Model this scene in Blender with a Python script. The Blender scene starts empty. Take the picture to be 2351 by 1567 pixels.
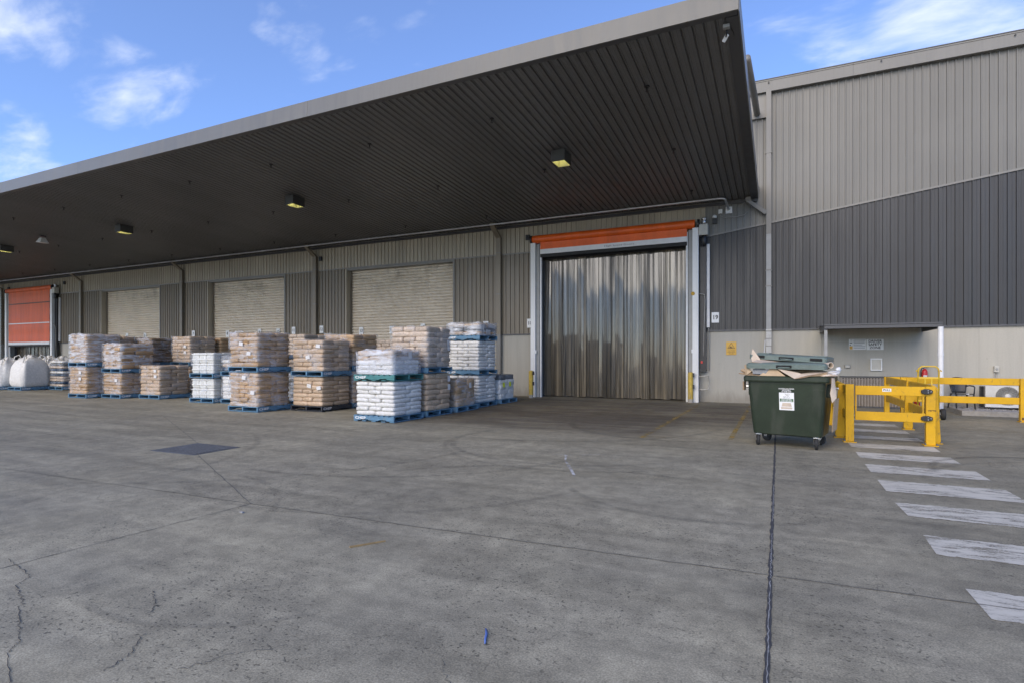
import bpy, math, random
from mathutils import Vector, Matrix
R = math.radians
rnd = random.Random(7)
sc = bpy.context.scene
COL = sc.collection

# ------------------------------------------------------------------ camera
THETA = 25.553
cam_d = bpy.data.cameras.new('camera')
cam_d.sensor_width = 36.0
cam_d.lens = 36.0 * 1280.0 / 2351.0
cam_d.shift_y = 34.5 / 2351.0
cam_d.clip_start = 0.05
cam_d.clip_end = 3000
cam = bpy.data.objects.new('camera', cam_d)
COL.objects.link(cam)
cam.location = (0, 0, 1.5)
cam.rotation_euler = (R(90), 0, R(THETA))
sc.camera = cam

# ------------------------------------------------------------------ world, sun, exposure
SUN_EL, SUN_AZ = 31.0, 190.0          # azimuth clockwise from +Y: behind the camera
def ray(u, v):
    c, s = math.cos(R(THETA)), math.sin(R(THETA))
    r = (u - 1175.5) / 1280.0
    return Vector((r * c - s, r * s + c, (818.0 - v) / 1280.0)).normalized()

w = bpy.data.worlds.new('World')
sc.world = w
w.use_nodes = True
wn, wl = w.node_tree.nodes, w.node_tree.links
wn.clear()
def N(nodes, t, **kw):
    n = nodes.new(t)
    for k, val in kw.items():
        setattr(n, k, val)
    return n
wo = N(wn, 'ShaderNodeOutputWorld')
bg = N(wn, 'ShaderNodeBackground')
sky = N(wn, 'ShaderNodeTexSky', sky_type='NISHITA', sun_disc=False)
sky.sun_elevation = R(SUN_EL)
sky.sun_rotation = R(SUN_AZ)
sky.altitude = 50
sky.air_density = 1.0
sky.dust_density = 0.6
sky.ozone_density = 3.0
tc = N(wn, 'ShaderNodeTexCoord')
def wmath(op, a, b=None, c=None, clamp=False):
    n = N(wn, 'ShaderNodeMath', operation=op, use_clamp=clamp)
    for i, x in enumerate((a, b, c)):
        if x is None: continue
        if isinstance(x, (int, float)): n.inputs[i].default_value = x
        else: wl.new(x, n.inputs[i])
    return n.outputs[0]
# cloud layer: direction projected on a flat layer overhead
sep = N(wn, 'ShaderNodeSeparateXYZ'); wl.new(tc.outputs['Generated'], sep.inputs[0])
zc = wmath('ADD', wmath('MAXIMUM', sep.outputs[2], 0.0), 0.16)
px = wmath('DIVIDE', sep.outputs[0], zc); py = wmath('DIVIDE', sep.outputs[1], zc)
comb = N(wn, 'ShaderNodeCombineXYZ'); wl.new(px, comb.inputs[0]); wl.new(py, comb.inputs[1])
def wnoise(scale, detail, rough, rot=0.0, stretch=(1, 1, 1), off=(0, 0, 0), dist=0.0):
    mp = N(wn, 'ShaderNodeMapping'); wl.new(comb.outputs[0], mp.inputs[0])
    mp.inputs['Rotation'].default_value = (0, 0, rot)
    mp.inputs['Scale'].default_value = stretch
    mp.inputs['Location'].default_value = off
    t = N(wn, 'ShaderNodeTexNoise'); wl.new(mp.outputs[0], t.inputs['Vector'])
    t.inputs['Scale'].default_value = scale; t.inputs['Detail'].default_value = detail
    t.inputs['Roughness'].default_value = rough; t.inputs['Distortion'].default_value = dist
    return t.outputs[0]
def wramp(x, a, b):
    n = N(wn, 'ShaderNodeMapRange', interpolation_type='SMOOTHSTEP')
    wl.new(x, n.inputs[0]); n.inputs[1].default_value = a; n.inputs[2].default_value = b
    return n.outputs[0]
n_fine = wnoise(4.6, 6, 0.56, rot=0.75, stretch=(1.0, 1.9, 1), dist=0.25)
n_mid = wnoise(1.1, 4, 0.6, rot=0.2, stretch=(1.0, 1.6, 1), off=(3.1, 1.7, 0), dist=0.4)
n_big = wnoise(0.35, 1, 0.5, off=(7.3, 2.2, 0))
# scattered fair-weather cloud over the whole sky
generic = wmath('MULTIPLY', wramp(n_mid, 0.54, 0.80), wramp(n_big, 0.56, 0.72))
# the individual clouds in view
cover = None
for (u, v, rad, amt) in ((-30, -30, 5.0, 1.3), (110, -25, 3.0, .9), (320, 205, 3.6, 1.05), (260, 240, 3.0, 1.0), (640, 66, 2.2, .8), (715, 108, 2.6, .8),
                         (820, 122, 3.0, .75), (700, 18, 1.7, .7), (-10, 395, 4.5, 1.1), (2010, 60, 6.0, 1.0), (2220, 40, 9.0, 1.25),
                         (2380, 30, 10.0, 1.3), (1900, 5, 6, .75), (1745, 90, 3.0, .45), (480, 152, 2.5, .5), (960, 105, 2.4, .5)):
    d = ray(u, v)
    dt = N(wn, 'ShaderNodeVectorMath', operation='DOT_PRODUCT')
    wl.new(tc.outputs['Generated'], dt.inputs[0]); dt.inputs[1].default_value = d
    m = wmath('MULTIPLY', wmath('POWER', wramp(dt.outputs['Value'], math.cos(R(rad*1.5)), 1.0), 1.6), amt)
    cover = m if cover is None else wmath('MAXIMUM', cover, m)
local = wmath('SUBTRACT', wmath('ADD', wmath('MULTIPLY', cover, 0.36), n_fine), 0.68)
local = wramp(local, 0.0, 0.62)
cl = wmath('MAXIMUM', wmath('MULTIPLY', generic, 0.6), wmath('MULTIPLY', local, 0.82), clamp=True)
mixc = N(wn, 'ShaderNodeMix', data_type='RGBA')
tint = N(wn, 'ShaderNodeMix', data_type='RGBA', blend_type='MULTIPLY')
tint.inputs[0].default_value = 1.0
wl.new(sky.outputs[0], tint.inputs[6]); tint.inputs[7].default_value = (0.78, 0.94, 1.28, 1)
# thin even veil of high cloud over the whole sky
veil = N(wn, 'ShaderNodeMix', data_type='RGBA'); veil.inputs[0].default_value = 0.06
wl.new(tint.outputs[2], veil.inputs[6]); veil.inputs[7].default_value = (5.2, 5.4, 5.6, 1)
wl.new(cl, mixc.inputs[0]); wl.new(veil.outputs[2], mixc.inputs[6]); mixc.inputs[7].default_value = (5.4, 5.7, 6.2, 1)
wl.new(mixc.outputs[2], bg.inputs[0])
bg.inputs[1].default_value = 0.15
wl.new(bg.outputs[0], wo.inputs[0])

w.cycles.sampling_method = 'MANUAL'
w.cycles.sample_map_resolution = 256
sun_d = bpy.data.lights.new('sun', 'SUN')
sun_d.energy = 2.0
sun_d.angle = R(50)
sun_d.color = (1.0, 0.815, 0.535)
sun = bpy.data.objects.new('sun', sun_d); COL.objects.link(sun)
sd = Vector((math.sin(R(SUN_AZ)) * math.cos(R(SUN_EL)), math.cos(R(SUN_AZ)) * math.cos(R(SUN_EL)), math.sin(R(SUN_EL))))
sun.rotation_euler = sd.to_track_quat('Z', 'Y').to_euler()
sun.location = (0, -10, 30)

vs = sc.view_settings
vs.view_transform = 'Standard'; vs.look = 'None'; vs.gamma = 1.0; vs.exposure = 0.5
vs.use_curve_mapping = False
sc.cycles.use_denoising = True
sc.cycles.max_bounces = 5
sc.cycles.diffuse_bounces = 3
sc.cycles.glossy_bounces = 3
sc.cycles.use_adaptive_sampling = True
sc.cycles.adaptive_threshold = 0.02
sc.cycles.transparent_max_bounces = 8
sc.cycles.sample_clamp_indirect = 6.0
sc.render.film_transparent = False

# ------------------------------------------------------------------ helpers
class MB:
    """collects faces of one mesh object"""
    def __init__(s): s.v = []; s.f = []; s.uv = {}
    def add(s, vs_, fs):
        o = len(s.v); s.v += [tuple(p) for p in vs_]; s.f += [tuple(i + o for i in f) for f in fs]; return s
    def box(s, x0, x1, y0, y1, z0, z1):
        return s.add([(x0,y0,z0),(x1,y0,z0),(x1,y1,z0),(x0,y1,z0),(x0,y0,z1),(x1,y0,z1),(x1,y1,z1),(x0,y1,z1)],
                     [(0,3,2,1),(4,5,6,7),(0,1,5,4),(1,2,6,5),(2,3,7,6),(3,0,4,7)])
    def hexa(s, b, t):
        return s.add(list(b) + list(t), [(0,3,2,1),(4,5,6,7),(0,1,5,4),(1,2,6,5),(2,3,7,6),(3,0,4,7)])
    def prism(s, poly, axis, a, b):
        """poly: 2d points (ccw), extruded along axis x/y/z from a to b"""
        def P(p, t):
            return {'x': (t, p[0], p[1]), 'y': (p[0], t, p[1]), 'z': (p[0], p[1], t)}[axis]
        n = len(poly)
        return s.add([P(p, a) for p in poly] + [P(p, b) for p in poly],
                     [tuple(range(n))[::-1], tuple(range(n, 2*n))] + [(i, (i+1) % n, n + (i+1) % n, n + i) for i in range(n)])
    def loft(s, rings, cap0=True, cap1=True, closed=True):
        n = len(rings[0]); o = len(s.v)
        for r in rings: s.v += [tuple(p) for p in r]
        for k in range(len(rings) - 1):
            for i in range(n if closed else n - 1):
                j = (i + 1) % n
                s.f.append((o + k*n + i, o + k*n + j, o + (k+1)*n + j, o + (k+1)*n + i))
        if cap0: s.f.append(tuple(o + i for i in range(n))[::-1])
        if cap1: s.f.append(tuple(o + (len(rings)-1)*n + i for i in range(n)))
        return s
    def tube(s, path, r, n=10, caps=True):
        P = [Vector(p) for p in path]; rings = []
        up = None
        for i, p in enumerate(P):
            d = ((P[min(i+1, len(P)-1)] - p).normalized() + (p - P[max(i-1, 0)]).normalized()).normalized() if 0 < i < len(P)-1 else (P[min(i+1, len(P)-1)] - P[max(i-1, 0)]).normalized()
            if up is None:
                up = Vector((0,0,1)) if abs(d.z) < .9 else Vector((1,0,0))
            a = d.cross(up).normalized(); b = a.cross(d).normalized(); up = b
            rr = r[i] if isinstance(r, (list, tuple)) else r
            rings.append([p + a * (rr*math.cos(2*math.pi*k/n)) + b * (rr*math.sin(2*math.pi*k/n)) for k in range(n)])
        return s.loft(rings, caps, caps)
    def lathe(s, prof, axis='z', n=16, c=(0,0,0)):
        rings = []
        for r, h in prof:
            ring = []
            for k in range(n):
                a = 2*math.pi*k/n; q = (r*math.cos(a), r*math.sin(a))
                p = {'z': (q[0], q[1], h), 'y': (q[0], h, -q[1]), 'x': (h, q[0], q[1])}[axis]
                ring.append((p[0]+c[0], p[1]+c[1], p[2]+c[2]))
            rings.append(ring)
        return s.loft(rings)
    def mesh(s, name):
        me = bpy.data.meshes.new(name); me.from_pydata(s.v, [], s.f); me.update(); return me
    def build(s, name, mat, parent=None, smooth=False, loc=(0,0,0), rot=(0,0,0), bevel=0, seg=2):
        me = s.mesh(name)
        if smooth: me.shade_smooth()
        o = link(name, me, mat, parent, loc, rot)
        if bevel: bev(o, bevel, seg)
        return o

def link(name, me, mat=None, parent=None, loc=(0,0,0), rot=(0,0,0), scale=None):
    o = bpy.data.objects.new(name, me); COL.objects.link(o)
    if mat is not None and me is not None and not me.materials: me.materials.append(M[mat] if isinstance(mat, str) else mat)
    o.parent = parent; o.location = loc; o.rotation_euler = rot
    if scale is not None: o.scale = scale
    return o
def bev(o, wdt, seg=2):
    m = o.modifiers.new('bevel', 'BEVEL'); m.width = wdt; m.segments = seg; m.limit_method = 'ANGLE'; m.angle_limit = R(40)
def tag(o, label, cat, group=None):
    o['label'] = label; o['category'] = cat
    if group: o['group'] = group
    return o
def thing(name, label, cat, loc=(0,0,0), rz=0.0, group=None):
    o = bpy.data.objects.new(name, None); COL.objects.link(o)
    o.empty_display_size = 0.2
    o.location = loc; o.rotation_euler = (0, 0, rz)
    return tag(o, label, cat, group)
def structure(o): o['kind'] = 'structure'; return o
def stuff(o): o['kind'] = 'stuff'; return o
_tx = {}
def text(s, size, mat, parent, loc, rot=(math.pi/2, 0, 0), name='lettering', bold=0.0, sx=1.0, italic=0.0):
    key = (s, bold, mat, italic)
    if key not in _tx:
        cu = bpy.data.curves.new('t', 'FONT'); cu.body = s; cu.align_x = 'CENTER'; cu.align_y = 'CENTER'
        cu.size = 1.0; cu.offset = bold; cu.resolution_u = 3; cu.shear = italic; cu.extrude = 0.002
        to = bpy.data.objects.new('t', cu)
        me = bpy.data.meshes.new_from_object(to)
        me.name = 'lettering'
        bpy.data.objects.remove(to); bpy.data.curves.remove(cu)
        me.materials.clear(); me.materials.append(M[mat]); _tx[key] = me
    return link(name, _tx[key], None, parent, loc, rot, (size*sx, size, size))

# ------------------------------------------------------------------ materials
M = {}
class G:
    """small node graph helper"""
    def __init__(s, name):
        m = bpy.data.materials.new(name); m.use_nodes = True
        s.m = m; s.n = m.node_tree.nodes; s.l = m.node_tree.links; s.n.clear()
        s.out = s.n.new('ShaderNodeOutputMaterial'); s.b = s.n.new('ShaderNodeBsdfPrincipled')
        s.l.new(s.b.outputs[0], s.out.inputs[0]); M[name] = m
        s._pos = None
    def set(s, k, v):
        i = s.b.inputs[k]
        if isinstance(v, bpy.types.NodeSocket): s.l.new(v, i)
        elif isinstance(v, tuple): i.default_value = v if len(v) == 4 else (*v, 1)
        else: i.default_value = v
        return s
    def pos(s):
        if s._pos is None: s._pos = s.n.new('ShaderNodeNewGeometry').outputs['Position']
        return s._pos
    def objc(s): return s.n.new('ShaderNodeTexCoord').outputs['Object']
    def rand(s): return s.n.new('ShaderNodeObjectInfo').outputs['Random']
    def map(s, vec, scale=(1,1,1), rot=(0,0,0), loc=(0,0,0)):
        mp = s.n.new('ShaderNodeMapping'); s.l.new(vec, mp.inputs[0])
        mp.inputs['Scale'].default_value = scale; mp.inputs['Rotation'].default_value = rot; mp.inputs['Location'].default_value = loc
        return mp.outputs[0]
    def noise(s, vec, scale=1., detail=4, rough=.55, dist=0.):
        t = s.n.new('ShaderNodeTexNoise'); s.l.new(vec, t.inputs['Vector'])
        t.inputs['Scale'].default_value = scale; t.inputs['Detail'].default_value = detail
        t.inputs['Roughness'].default_value = rough; t.inputs['Distortion'].default_value = dist
        return t.outputs[0]
    def voro(s, vec, scale, feature='F1', rnd_=1.0):
        t = s.n.new('ShaderNodeTexVoronoi'); t.feature = feature; s.l.new(vec, t.inputs['Vector'])
        t.inputs['Scale'].default_value = scale; t.inputs['Randomness'].default_value = rnd_
        return t.outputs['Distance']
    def math(s, op, a, b=None, clamp=False):
        n = s.n.new('ShaderNodeMath'); n.operation = op; n.use_clamp = clamp
        for i, x in enumerate((a, b)):
            if x is None: continue
            if isinstance(x, (int, float)): n.inputs[i].default_value = x
            else: s.l.new(x, n.inputs[i])
        return n.outputs[0]
    def ramp(s, x, a, b, lo=0., hi=1.):
        n = s.n.new('ShaderNodeMapRange'); n.interpolation_type = 'SMOOTHSTEP'; s.l.new(x, n.inputs[0])
        for i, val in enumerate((a, b, lo, hi)): n.inputs[i+1].default_value = val
        return n.outputs[0]
    def mix(s, f, a, b, mode='MIX'):
        n = s.n.new('ShaderNodeMix'); n.data_type = 'RGBA'; n.blend_type = mode
        for i, x in ((0, f), (6, a), (7, b)):
            if isinstance(x, bpy.types.NodeSocket): s.l.new(x, n.inputs[i])
            elif i == 0: n.inputs[0].default_value = x
            else: n.inputs[i].default_value = (*x, 1) if len(x) == 3 else x
        return n.outputs[2]
    def scalecol(s, col, f):
        """colour times a scalar socket"""
        n = s.n.new('ShaderNodeVectorMath'); n.operation = 'SCALE'
        if isinstance(col, bpy.types.NodeSocket): s.l.new(col, n.inputs[0])
        else: n.inputs[0].default_value = col
        if isinstance(f, (int, float)): n.inputs['Scale'].default_value = f
        else: s.l.new(f, n.inputs['Scale'])
        return n.outputs[0]
    def bump(s, h, strength=.3, dist=.01):
        n = s.n.new('ShaderNodeBump'); s.l.new(h, n.inputs['Height'])
        n.inputs['Strength'].default_value = strength; n.inputs['Distance'].default_value = dist
        s.l.new(n.outputs[0], s.b.inputs['Normal']); return s

def plain(name, col, rough=.5, metal=0., var=.12, scale=6., spec=.5, streak=False, bump=0., dirt=None, dirt_amt=.0):
    g = G(name)
    p = g.pos()
    nz = g.noise(g.map(p, (1, 1, .12)) if streak else p, scale, 5, .6)
    nz2 = g.noise(p, scale*7, 3, .6)
    f = g.math('ADD', g.ramp(nz, .25, .75, 1-var, 1+var), g.ramp(nz2, .3, .7, -var*.4, var*.4))
    c = g.scalecol(col, f)
    if dirt: c = g.mix(g.math('MULTIPLY', g.ramp(g.noise(g.map(p, (1, 1, .25)), scale*.5, 6, .65), .48, .72), dirt_amt), c, dirt)
    g.set('Base Color', c).set('Roughness', g.ramp(nz2, .2, .8, max(.03, rough-.08), min(1, rough+.08))).set('Metallic', metal)
    g.set('Specular IOR Level', spec)
    if bump: g.bump(nz2, bump, .004)
    return g

def concrete_ground():
    g = G('yard_concrete'); p = g.pos()
    big = g.noise(p, .32, 5, .6)
    sweep = g.noise(g.map(p, (.22, 1.7, 1), (0, 0, R(7))), 1.15, 5, .66, .6)
    sweep2 = g.noise(g.map(p, (1.0, .3, 1), (0, 0, R(35))), .9, 5, .6, 1.0)
    mid = g.noise(p, 5.0, 8, .76)
    fine = g.noise(p, 95., 2, .7)
    f = g.math('MULTIPLY', g.ramp(big, .3, .7, .90, 1.09), g.ramp(sweep, .30, .70, .83, 1.13))
    f = g.math('MULTIPLY', f, g.ramp(sweep2, .35, .7, .91, 1.07))
    f = g.math('MULTIPLY', f, g.ramp(mid, .28, .72, .76, 1.22))
    f = g.math('MULTIPLY', f, g.ramp(fine, .28, .72, .70, 1.28))
    # pock marks, in patches
    patch = g.ramp(g.noise(p, .8, 4, .6), .36, .60)
    pit = g.ramp(g.noise(g.map(p, (1, 1.3, 1), (0, 0, .4)), 34., 2, .5, .5), .60, .67)
    f = g.math('MULTIPLY', f, g.math('SUBTRACT', 1.0, g.math('MULTIPLY', g.math('MULTIPLY', pit, patch), .62)))
    pit2 = g.ramp(g.voro(g.map(p, (1, 1.5, 1)), 11.0), .14, .07)
    f = g.math('MULTIPLY', f, g.math('SUBTRACT', 1.0, g.math('MULTIPLY', g.math('MULTIPLY', pit2, g.ramp(g.noise(p, 1.6, 3, .6), .44, .60)), .55)))
    # hairline crazing
    wob = g.n.new('ShaderNodeVectorMath'); wob.operation = 'ADD'
    nzv = g.n.new('ShaderNodeTexNoise'); g.l.new(p, nzv.inputs['Vector']); nzv.inputs['Scale'].default_value = 5.
    sc_ = g.n.new('ShaderNodeVectorMath'); sc_.operation = 'SCALE'; g.l.new(nzv.outputs['Color'], sc_.inputs[0]); sc_.inputs['Scale'].default_value = .22
    g.l.new(p, wob.inputs[0]); g.l.new(sc_.outputs[0], wob.inputs[1])
    craze = g.ramp(g.voro(wob.outputs[0], 3.2, 'DISTANCE_TO_EDGE'), .016, .004)
    craze = g.math('MULTIPLY', craze, g.ramp(g.noise(p, 1.3, 5, .65), .50, .66))
    f = g.math('MULTIPLY', f, g.math('SUBTRACT', 1.0, g.math('MULTIPLY', craze, .38)))
    # oil and rubber blotches
    blot = g.ramp(g.noise(g.map(p, (.55, 1.25, 1)), 1.7, 4, .5, .3), .66, .80)
    f = g.math('MULTIPLY', f, g.math('SUBTRACT', 1.0, g.math('MULTIPLY', blot, .38)))
    sxyz = g.n.new('ShaderNodeSeparateXYZ'); g.l.new(p, sxyz.inputs[0])
    f = g.math('MULTIPLY', f, g.ramp(sxyz.outputs[0], -.07, -.03, 1.03, .94))      # separate pours either side of the joint
    f = g.math('MULTIPLY', f, g.ramp(g.math('ADD', sxyz.outputs[1], g.math('MULTIPLY', sxyz.outputs[0], -.048)), 4.19, 4.23, 1.05, .97))
    warm = g.mix(g.ramp(g.noise(p, .55, 4, .6), .35, .65), (.272, .249, .185), (.300, .272, .196))
    g.set('Base Color', g.scalecol(warm, f))
    g.set('Roughness', g.ramp(sweep, .3, .7, .62, .86)).set('Specular IOR Level', .38)
    h = g.math('ADD', g.math('MULTIPLY', fine, .5), g.math('MULTIPLY', mid, .8))
    h = g.math('SUBTRACT', h, g.math('MULTIPLY', g.math('MULTIPLY', pit, patch), .6))
    g.bump(h, .35, .006)
concrete_ground()

def worn_paint(name, col, lo, hi, rough=.6):
    g = G(name); p = g.pos()
    a = g.noise(g.map(p, (.5, 2.0, 1), (0, 0, R(6))), 5.5, 8, .72, .4)
    b = g.noise(p, 60., 4, .7)
    big = g.noise(p, 1.1, 3, .6)
    m = g.math('ADD', g.math('MULTIPLY', a, .62), g.math('ADD', g.math('MULTIPLY', b, .22), g.math('MULTIPLY', big, .22)))
    fac = g.ramp(m, lo, hi)
    g.set('Base Color', g.scalecol(col, g.ramp(a, .3, .7, .82, 1.08))).set('Roughness', rough).set('Alpha', g.math('MULTIPLY', fac, .92))
worn_paint('stripe_white', (.60, .57, .49), .385, .545)
worn_paint('line_yellow', (.42, .28, .05), .48, .62)
worn_paint('scuff_white', (.62, .62, .62), .45, .62)
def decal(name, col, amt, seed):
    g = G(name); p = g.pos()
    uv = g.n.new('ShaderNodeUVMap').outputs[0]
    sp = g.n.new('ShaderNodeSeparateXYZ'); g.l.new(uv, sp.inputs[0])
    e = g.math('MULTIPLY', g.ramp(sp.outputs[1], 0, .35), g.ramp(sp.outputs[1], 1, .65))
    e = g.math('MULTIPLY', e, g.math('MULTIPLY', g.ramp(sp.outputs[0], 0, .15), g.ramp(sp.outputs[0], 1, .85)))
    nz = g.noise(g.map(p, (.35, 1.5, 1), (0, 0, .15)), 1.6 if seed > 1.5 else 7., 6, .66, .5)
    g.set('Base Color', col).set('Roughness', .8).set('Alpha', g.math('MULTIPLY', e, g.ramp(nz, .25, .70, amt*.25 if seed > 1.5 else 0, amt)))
decal('rubber_and_shade', (.11, .094, .076), .66, 2.)  # forklift rubber plus the canopy's shade, both put into the floor colour
decal('tyre_rubber', (.07, .068, .066), .17, 1.)

# steel and building paints
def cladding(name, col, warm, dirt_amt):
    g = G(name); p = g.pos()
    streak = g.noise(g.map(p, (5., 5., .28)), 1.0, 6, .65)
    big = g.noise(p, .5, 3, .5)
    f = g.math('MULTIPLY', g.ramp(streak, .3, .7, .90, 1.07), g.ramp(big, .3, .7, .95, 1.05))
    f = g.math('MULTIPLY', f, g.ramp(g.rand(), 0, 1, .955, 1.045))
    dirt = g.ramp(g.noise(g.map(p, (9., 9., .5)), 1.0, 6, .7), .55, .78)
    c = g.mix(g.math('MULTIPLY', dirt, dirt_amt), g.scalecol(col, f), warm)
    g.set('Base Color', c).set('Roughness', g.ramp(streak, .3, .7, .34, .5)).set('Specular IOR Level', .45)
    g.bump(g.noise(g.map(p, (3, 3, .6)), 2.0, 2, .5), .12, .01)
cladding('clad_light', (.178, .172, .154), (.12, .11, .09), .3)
cladding('clad_shade', (.38, .332, .252), (.10, .085, .065), .65)  # clad_light paint again, colour lifted and warmed to offset canopy shade
cladding('clad_taupe', (.205, .172, .125), (.07, .06, .045), .6)
cladding('clad_dark', (.037, .0375, .039), (.06, .058, .055), .4)
cladding('fascia_paint', (.150, .148, .138), (.12, .115, .105), .2)
cladding('soffit_paint', (.152, .150, .148), (.055, .045, .04), .6)
cladding('trim_dark', (.075, .075, .078), (.05, .05, .05), .4)
cladding('trim_grey', (.21, .2, .18), (.15, .135, .11), .4)
def precast():
    g = G('concrete_panel'); p = g.pos()
    st = g.noise(g.map(p, (3., 3., .25)), 1.4, 6, .65)
    f = g.math('MULTIPLY', g.ramp(st, .3, .7, .94, 1.05), g.ramp(g.noise(p, 30., 3, .6), .3, .7, .97, 1.03))
    sp = g.n.new('ShaderNodeSeparateXYZ'); g.l.new(p, sp.inputs[0])
    low = g.math('ADD', sp.outputs[2], g.math('MULTIPLY', g.noise(g.map(p, (2.5, 1, .6)), 2., 6, .7), -.75))
    splash = g.math('MULTIPLY', g.ramp(low, .10, -.38), .55)
    run = g.math('MULTIPLY', g.ramp(g.noise(g.map(p, (7., 1, .12)), 1., 5, .7), .56, .74), .32)
    spot = g.math('MULTIPLY', g.ramp(g.voro(p, 2.3), .045, .03), .5)
    c = g.mix(run, g.scalecol((.41, .388, .332), f), (.25, .23, .19))
    c = g.mix(splash, c, (.17, .15, .12)); c = g.mix(spot, c, (.12, .11, .10))
    g.set('Base Color', c).set('Roughness', .72).set('Specular IOR Level', .35)
    g.bump(g.noise(p, 26., 4, .6), .12, .004)
precast()
plain('kerb_concrete', (.38, .35, .31), .8, var=.15, scale=9., bump=.3, dirt=(.2, .19, .17), dirt_amt=.5)
def shutter():
    g = G('shutter_slat'); p = g.pos()
    sp = g.n.new('ShaderNodeSeparateXYZ'); g.l.new(p, sp.inputs[0])
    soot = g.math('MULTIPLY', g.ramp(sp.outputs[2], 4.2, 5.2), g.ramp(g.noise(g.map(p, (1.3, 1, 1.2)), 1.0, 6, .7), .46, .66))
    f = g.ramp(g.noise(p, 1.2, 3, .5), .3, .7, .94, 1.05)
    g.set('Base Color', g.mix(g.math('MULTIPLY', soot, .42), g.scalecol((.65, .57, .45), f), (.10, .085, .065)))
    g.set('Roughness', .42).set('Specular IOR Level', .4)
shutter()
plain('pipe_old', (.46, .45, .42), .5, var=.12, scale=8., dirt=(.28, .26, .23), dirt_amt=.6)
plain('galv', (.58, .59, .61), .38, metal=.85, var=.12, scale=7.)
plain('alu', (.74, .735, .71), .45, metal=.0, var=.05, scale=2., streak=True, dirt=(.42, .41, .38), dirt_amt=.4)
plain('white_alu', (.66, .66, .65), .4, var=.06, scale=6.)
plain('pvc_white', (.72, .72, .72), .35, var=.05, scale=6.)
plain('orange_pvc', (.78, .12, .012), .38, var=.10, scale=2.5, streak=True, dirt=(.36, .07, .02), dirt_amt=.35)
plain('orange_old', (.66, .115, .022), .5, var=.14, scale=2.0, streak=True, dirt=(.25, .06, .03), dirt_amt=.5)
plain('black_plastic', (.018, .018, .02), .42, var=.2, scale=10.)
plain('dark_void', (.012, .012, .012), .9, var=.1)
plain('cream_plastic', (.48, .46, .40), .45, var=.06)
plain('grey_plastic', (.30, .30, .29), .5, var=.08)
plain('rubber', (.022, .022, .022), .75, var=.2, scale=20., bump=.2)
plain('steel_bright', (.62, .62, .63), .25, metal=1., var=.1)
def yellow():
    g = G('yellow_paint'); p = g.pos()
    f = g.ramp(g.noise(p, 3., 4, .6), .3, .7, .90, 1.05)
    scuff = g.ramp(g.noise(g.map(p, (3, 3, 1.2), (.4, .3, .2)), 5., 7, .74, .8), .56, .68)
    chip = g.ramp(g.noise(p, 38., 4, .6), .66, .72)
    grime = g.noise(p, 2.2, 5, .65)
    c = g.mix(g.math('MULTIPLY', g.ramp(grime, .45, .75), .35), g.scalecol((.66, .37, .006), f), (.30, .19, .05))
    c = g.mix(g.math('MULTIPLY', scuff, .55), c, (.16, .11, .045))
    c = g.mix(g.math('MULTIPLY', chip, .5), c, (.20, .15, .09))
    g.set('Base Color', c).set('Roughness', g.ramp(grime, .3, .7, .42, .62)).set('Specular IOR Level', .35)
yellow()
plain('yellow_trolley', (.66, .44, .03), .4, var=.08, scale=9.)
plain('bollard_yellow', (.55, .38, .06), .55, var=.15, scale=12., dirt=(.22, .17, .09), dirt_amt=.8)
def bin_plastic():
    g = G('bin_green'); p = g.pos()
    f = g.math('MULTIPLY', g.ramp(g.noise(p, 2.5, 4, .6), .3, .7, .86, 1.12), g.ramp(g.noise(p, 60, 3, .6), .3, .7, .93, 1.07))
    scr = g.ramp(g.noise(g.map(p, (1.2, 1.2, 34.), (.0, .12, 0)), 2.2, 5, .7), .66, .72)
    scr = g.math('MULTIPLY', scr, g.ramp(g.noise(p, 3.1, 3, .6), .46, .60))
    dust = g.ramp(g.noise(g.map(p, (2, 2, .5)), 2.0, 6, .68), .46, .72)
    c = g.mix(g.math('MULTIPLY', dust, .42), g.scalecol((.025, .036, .022), f), (.066, .068, .053))
    c = g.mix(g.math('MULTIPLY', scr, .55), c, (.13, .15, .12))
    g.set('Base Color', c).set('Roughness', g.ramp(dust, 0, 1, .42, .62)).set('Specular IOR Level', .32)
bin_plastic()
plain('bin_green_new', (.03, .10, .035), .42, var=.12, scale=5.)
plain('lid_green', (.135, .175, .155), .46, var=.12, scale=6., dirt=(.17, .19, .17), dirt_amt=.5)
plain('cardboard', (.47, .345, .215), .8, var=.12, scale=7., dirt=(.34, .24, .15), dirt_amt=.4)
plain('cardboard_pale', (.56, .46, .36), .75, var=.10, scale=7., dirt=(.44, .34, .25), dirt_amt=.4)
plain('cardboard_edge', (.26, .18, .11), .85, var=.2, scale=40.)
plain('paper_white', (.62, .61, .60), .6, var=.06, scale=12.)
plain('print_black', (.02, .02, .02), .6, var=.05)
plain('print_grey', (.16, .16, .17), .6, var=.05)
plain('print_white', (.78, .78, .77), .5, var=.04)
plain('print_green', (.045, .13, .045), .5, var=.08)
plain('print_brown', (.10, .045, .01), .5, var=.08)
plain('sign_amber', (.62, .36, .045), .45, var=.06)
plain('sign_white', (.74, .74, .72), .45, var=.05, scale=5.)
plain('red_paint', (.55, .022, .018), .3, var=.08)
plain('lime_sticker', (.70, .80, .02), .5, var=.05)
plain('chair_black', (.03, .031, .036), .5, var=.15, scale=9.)
plain('ac_cream', (.58, .565, .52), .45, var=.06, dirt=(.40, .37, .32), dirt_amt=.4)
plain('lamp_body', (.06, .06, .058), .5, var=.1)
plain('lamp_reflector', (.70, .68, .36), .35, var=.05)
plain('drain_steel', (.15, .16, .18), .55, metal=.6, var=.2, scale=14.)
plain('joint_black', (.055, .055, .057), .8, var=.3, scale=25.)
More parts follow.
